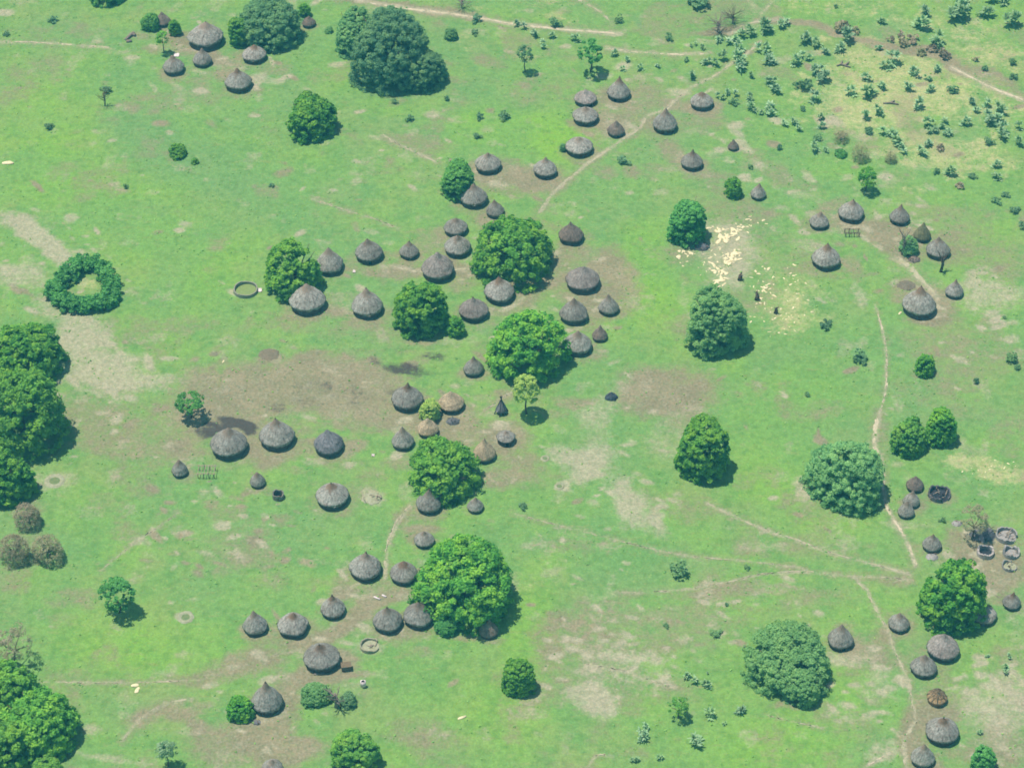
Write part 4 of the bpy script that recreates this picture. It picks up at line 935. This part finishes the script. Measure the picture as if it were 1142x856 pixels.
bare_tree(825, 312, 7, 'dark burnt stump right of the lowest slab heap', M_BARK, .6, 5, r0=.5, name='burnt_stump')
bare_tree(844, 334, 8, 'dark burnt stump right of the top of the blue-green tree', M_BARK, .6, 5, r0=.5, name='burnt_stump')
bare_tree(865, 349, 7, 'dark burnt stump among the tiny pale stones', M_BARK, .6, 5, r0=.42, name='burnt_stump')

# ------------------------------------------------------------------ scrub palms and low shrubs (shared meshes, one object each)
def palm_mesh(seed):
    q = np.random.default_rng(seed); V = []; F = []; tint = []
    def frond(o, az, el, L, w, tv):
        d = np.array([math.cos(az)*math.cos(el), math.sin(az)*math.cos(el), math.sin(el)]); sd = np.array([-math.sin(az), math.cos(az), 0])
        n0 = len(V); ws = (.12, 1, .8, .05)
        for i, u in enumerate((0, .4, .75, 1)):
            p = o+d*L*u+np.array([0, 0, -.3*L*u*u*(1-.3*math.sin(el))])
            V.append(p-sd*w*ws[i]/2); V.append(p+sd*w*ws[i]/2); tint.extend([np.clip(tv+.25*u-.1, 0, 1)]*2)
        for i in range(3): F.append((n0+2*i, n0+2*i+1, n0+2*i+3, n0+2*i+2))
    for c in range(q.integers(3, 6)):
        o = np.array([q.normal(0, .27), q.normal(0, .27), q.uniform(.1, .9)])
        for k in range(26): frond(o, q.uniform(0, 6.3), q.uniform(.25, 1.5), q.uniform(.45, .85), q.uniform(.12, .24), q.uniform(.0, .8))
    me = mesh_np('fronds', V, np.array(F), False, {'tint': tint}); me.materials.append(LEAF['palm']); return me
def shrub_mesh(seed, kind):
    q = np.random.default_rng(seed); n = 9; cent = q.normal(0, .36, (n, 3)); cent[:, 2] = np.abs(cent[:, 2])+.35
    V, F, tint = leaf_cloud(cent, q.uniform(.25, .5, n), 30, .24, q, None, 1.6, .3, q.random(n))
    me = mesh_np('leaves', V, F, False, {'tint': tint}); me.materials.append(LEAF[kind]); return me
PALM = [palm_mesh(i+40) for i in range(8)]; SHR = [shrub_mesh(i+60, 'palmdk') for i in range(5)]; SHB = [shrub_mesh(i+80, 'brown') for i in range(3)]
def scrub(x, y, wpx, label, group, meshes=PALM, name='scrub_palm', cat='palm'):
    s = mpp(x, y)*wpx/2; f = ground(x, y+wpx*.12); o = bpy.data.objects.new(name, random.choice(meshes)); col.objects.link(o)
    o.location = (f[0], f[1], 0); k_ = random.uniform(1.1, 1.55); o.scale = (s*k_, s*k_*random.uniform(.8, 1.1), s*random.uniform(.9, 1.4)); o.rotation_euler = (0, 0, random.uniform(0, 6.3))
    return tag(o, label, cat, group)
tD = lambda p: (852+p[0]*.254, p[1]*.2538)
tC = lambda p: (570+p[0]*.254, p[1]*.2538)
A = [(20,135,16),(75,115,13),(175,180,14),(225,195,14),(370,170,17),(335,215,15),(275,235,10),(510,215,8),(515,98,11),(710,65,14),(695,120,21),(870,30,24),(865,70,24),(975,65,18),(1100,100,20),(750,195,20),(5,205,10),(25,272,15),(145,275,15),(185,250,14),(570,265,19),(535,290,13),(660,320,15),(755,308,10),(220,320,12),(268,345,16),(720,350,8),(735,395,13),(630,390,16),(515,380,10),(465,410,21),(380,405,15),(440,345,11),(222,435,15),(40,365,15),(48,400,14),(35,485,16),(88,545,9),(130,540,10),(150,570,9),(245,520,9),(258,560,10),(218,655,13),(270,660,9),(440,515,12),(508,500,14),(680,465,17),(710,548,13),(745,578,11),(792,548,13),(810,590,10),(550,590,15),(585,625,15),(600,655,13),(715,635,12),(688,670,14),(890,545,12),(910,450,12),(930,490,9),(980,460,13),(1030,490,16),(985,535,16),(1025,525,14),(1040,570,16),(1040,600,14),(1115,558,11),(1115,630,14),(820,765,14),(1025,730,12),(1020,775,11),(1050,8,18),(1000,4,14)]
for a, b, w_ in A:
    X_, Y_ = tD((a, b))
    if Y_ < 24+.16*(X_-852)+8 and a > 400 and b < 215: lab, gr = 'grey-green scrub palm above the brown ditch in the top right corner', 'scrub palms above the brown ditch'
    elif X_ < 925: lab, gr = 'grey-green scrub palm on greener grass at the left of the dry slope, upper right', 'scrub palms left on the slope'
    elif X_ > 1060: lab, gr = 'grey-green scrub palm below the pale track end near the right edge', 'scrub palms below the pale track'
    else: lab, gr = 'grey-green scrub palm on the yellow dry slope below the brown ditch', 'scrub palms on the dry slope'
    scrub(X_, Y_, w_*1.06, lab, gr)
for a, b, w_ in [(35,115,13),(100,150,11),(175,160,11),(145,200,12),(278,170,14)]: scrub(*tC((a, b)), w_, 'small scrub palm just below the pale top road', 'scrub palms below the top road')
for a, b, w_ in [(455,240,11),(512,265,9),(565,300,11),(640,290,8),(800,200,9),(770,262,7),(840,212,8),(490,305,8),(795,335,13)]: scrub(*tC((a, b)), w_, 'small scrub palm on grass between the top road and the winding footpath', 'scrub palms left of the winding footpath')
for a, b, w_ in [(930,185,14),(1000,165,16),(1025,145,15),(995,215,16),(1005,265,18),(1000,300,16),(850,275,13),(890,280,12),(930,260,13),(1060,150,13),(1120,130,17),(1105,220,16),(1130,270,14)]: scrub(*tC((a, b)), w_, 'scrub palm crowding the upper end of the winding footpath', 'scrub palms at the footpath end')
for a, b, w_ in [(1055,340,9),(920,425,13),(965,415,11),(1045,430,11),(1045,475,12),(1085,490,11),(1130,485,12),(1135,360,12)]: scrub(*tC((a, b)), w_, 'scrub palm on grass right of the brown-peaked footpath hut', 'scrub palms right of the footpath hut')
for x, y, w_, l in [(620,28,11,'small dark shrub standing on the pale top road'),(745,43,10,'small dark green shrub alone between top road and winding footpath'),(689,23,9,'flat shrub above the pale top road'),(779,2,18,'dark shrub cut by the top edge, right of centre'),(696,181,12,'green shrub with pale earth around, below the winding-footpath huts'),(919,363,11,'dark shrub below the tiny pale stones'),(957,401,14,'grey-green shrub on the lawn left of the thin pale path'),(1129,400,11,'dark shrub at the right edge beside the tan patch'),(758,635,17,'low dark shrub on the lawn above the southern tracks'),(833,633,7,'tiny dark shrub touching the southern track'),(1050,580,6,'tiny dark shrub below the burnt-out hut'),(118,100,9,'small pale shrub behind the bare dark tree, upper left'),(59,23,9,'small round shrub near the top edge, far left'),(7,38,7,'small upright shrub at the left edge, top'),(56,142,9,'dark shrub alone in the bright left lawn'),(141,209,6,'tiny dark shrub on a pale spot, left lawn'),(530,23,11,'grey-green shrub at the bend of the top road'),(529,38,7,'tiny shrub below the bend of the top road'),(935,100,1,'')]:
    if l: scrub(x, y, w_, l, None, SHR, 'low_shrub', 'shrub')
for x, y, w_ in [(440,114,7),(458,133,8),(498,111,6),(534,132,8),(562,131,10),(533,153,7)]: scrub(x, y, w_, 'tiny dark shrub on the lawn below the great grey-green clump', 'tiny shrubs below the great clump', SHR, 'low_shrub', 'shrub')
for x, y, w_ in [(1088,426,8),(1134,410,8),(1111,224,9),(1121,217,7),(1133,235,9),(1141,251,10),(1120,354,4),(900,440,7),(932,8,5)]: scrub(x, y, w_, 'tiny dark shrub on worn grass along the right side', 'tiny shrubs on the right side', SHR, 'low_shrub', 'shrub')
for x, y, w_ in [(769,757,15),(788,763,13),(792,796,14),(826,793,13),(716,812,15),(718,822,14),(775,827,18),(710,847,9),(734,845,9),(807,807,5),(789,750,4)]: scrub(x, y, w_, 'grey-green scrub palm scattered on the lawn left of the pale spreading tree', 'scrub palms on the southern lawn')
for x, y, w_ in [(1120,746,13),(1126,732,8),(1102,731,5),(1093,817,8)]: scrub(x, y, w_, 'small scrub palm on grass right of the south-east huts', 'scrub palms by the south-east huts')
for x, y, w_ in [(743,697,6),(800,706,10),(810,674,5),(837,187,5),(303,207,6),(818,115,9),(584,564,8)]: scrub(x, y, w_, 'tiny dark tuft alone on open grass', 'tiny tufts on open grass', SHR, 'low_shrub', 'shrub')
for a, b, w_ in [(560,175,9),(600,160,9),(610,190,13),(340,125,18),(400,140,12),(650,180,12),(790,245,14),(740,215,14),(690,235,12)]: scrub(*tD((a, b)), w_, 'brown dry shrub growing along the brown ditch', 'brown shrubs along the ditch', SHB, 'dry_shrub', 'shrub')
for a, b, w_ in [(180,385,17),(170,480,8),(970,305,8),(930,265,7),(1090,275,8),(1095,340,9),(915,775,8),(860,820,8),(760,755,9),(775,655,10),(460,580,9),(230,608,8),(68,652,8),(990,630,10),(835,400,11)]: scrub(*tD((a, b)), w_, 'small dull shrub scattered among the scrub palms, upper right', 'dull shrubs among the palms', SHR+SHB, 'low_shrub', 'shrub')

# ------------------------------------------------------------------ low weeds in the turf: nobody could count them
def weeds():
    q = np.random.default_rng(91); n = 5500
    x = q.uniform(-150, 150, n); y = q.uniform(-112, 168, n)
    k = (fbm(x/7, y/7, 4) > q.uniform(.38, .62, n)); x, y = x[k], y[k]; n = len(x)
    cent = np.stack([x, y, np.full(n, .1)], 1); rad = q.uniform(.1, .26, n)
    V, F, tint = leaf_cloud(cent, rad, 5, .26, q, None, 1.7, 1.0, q.random(n))
    m = leafmat('low_weeds', C(140, 196, 120, 1.5), C(156, 196, 126, 1.5), C(116, 178, 108, 1.4), .35)
    o = link('grass', mesh_np('grass', V, F, False, {'tint': tint}), m); o['kind'] = 'stuff'; o['label'] = 'low weeds and tufts growing through the short turf'; o['category'] = 'grass'
weeds()

# bare earth trodden round each hut
yr = np.random.default_rng(12)
for cx, cy, r in YARD:
    ox, oy = yr.normal(0, .25*r), yr.normal(-.25*r, .2*r); st = yr.uniform(.15, .75)
    k = np.where((np.abs(xs-cx) < 3.5*r) & (np.abs(ys-cy) < 3.5*r))[0]
    d = np.hypot(xs[k]-cx-ox+wx[k]*.06, (ys[k]-cy-oy+wy[k]*.06)*1.15)/r
    ch['soil'][k] = 1-(1-ch['soil'][k])*(1-st*sstep(2.2, .9, d))
me_g = bpy.data.objects['ground'].data
me_g.attributes['soil'].data.foreach_set('value', np.asarray(ch['soil'], np.float32))
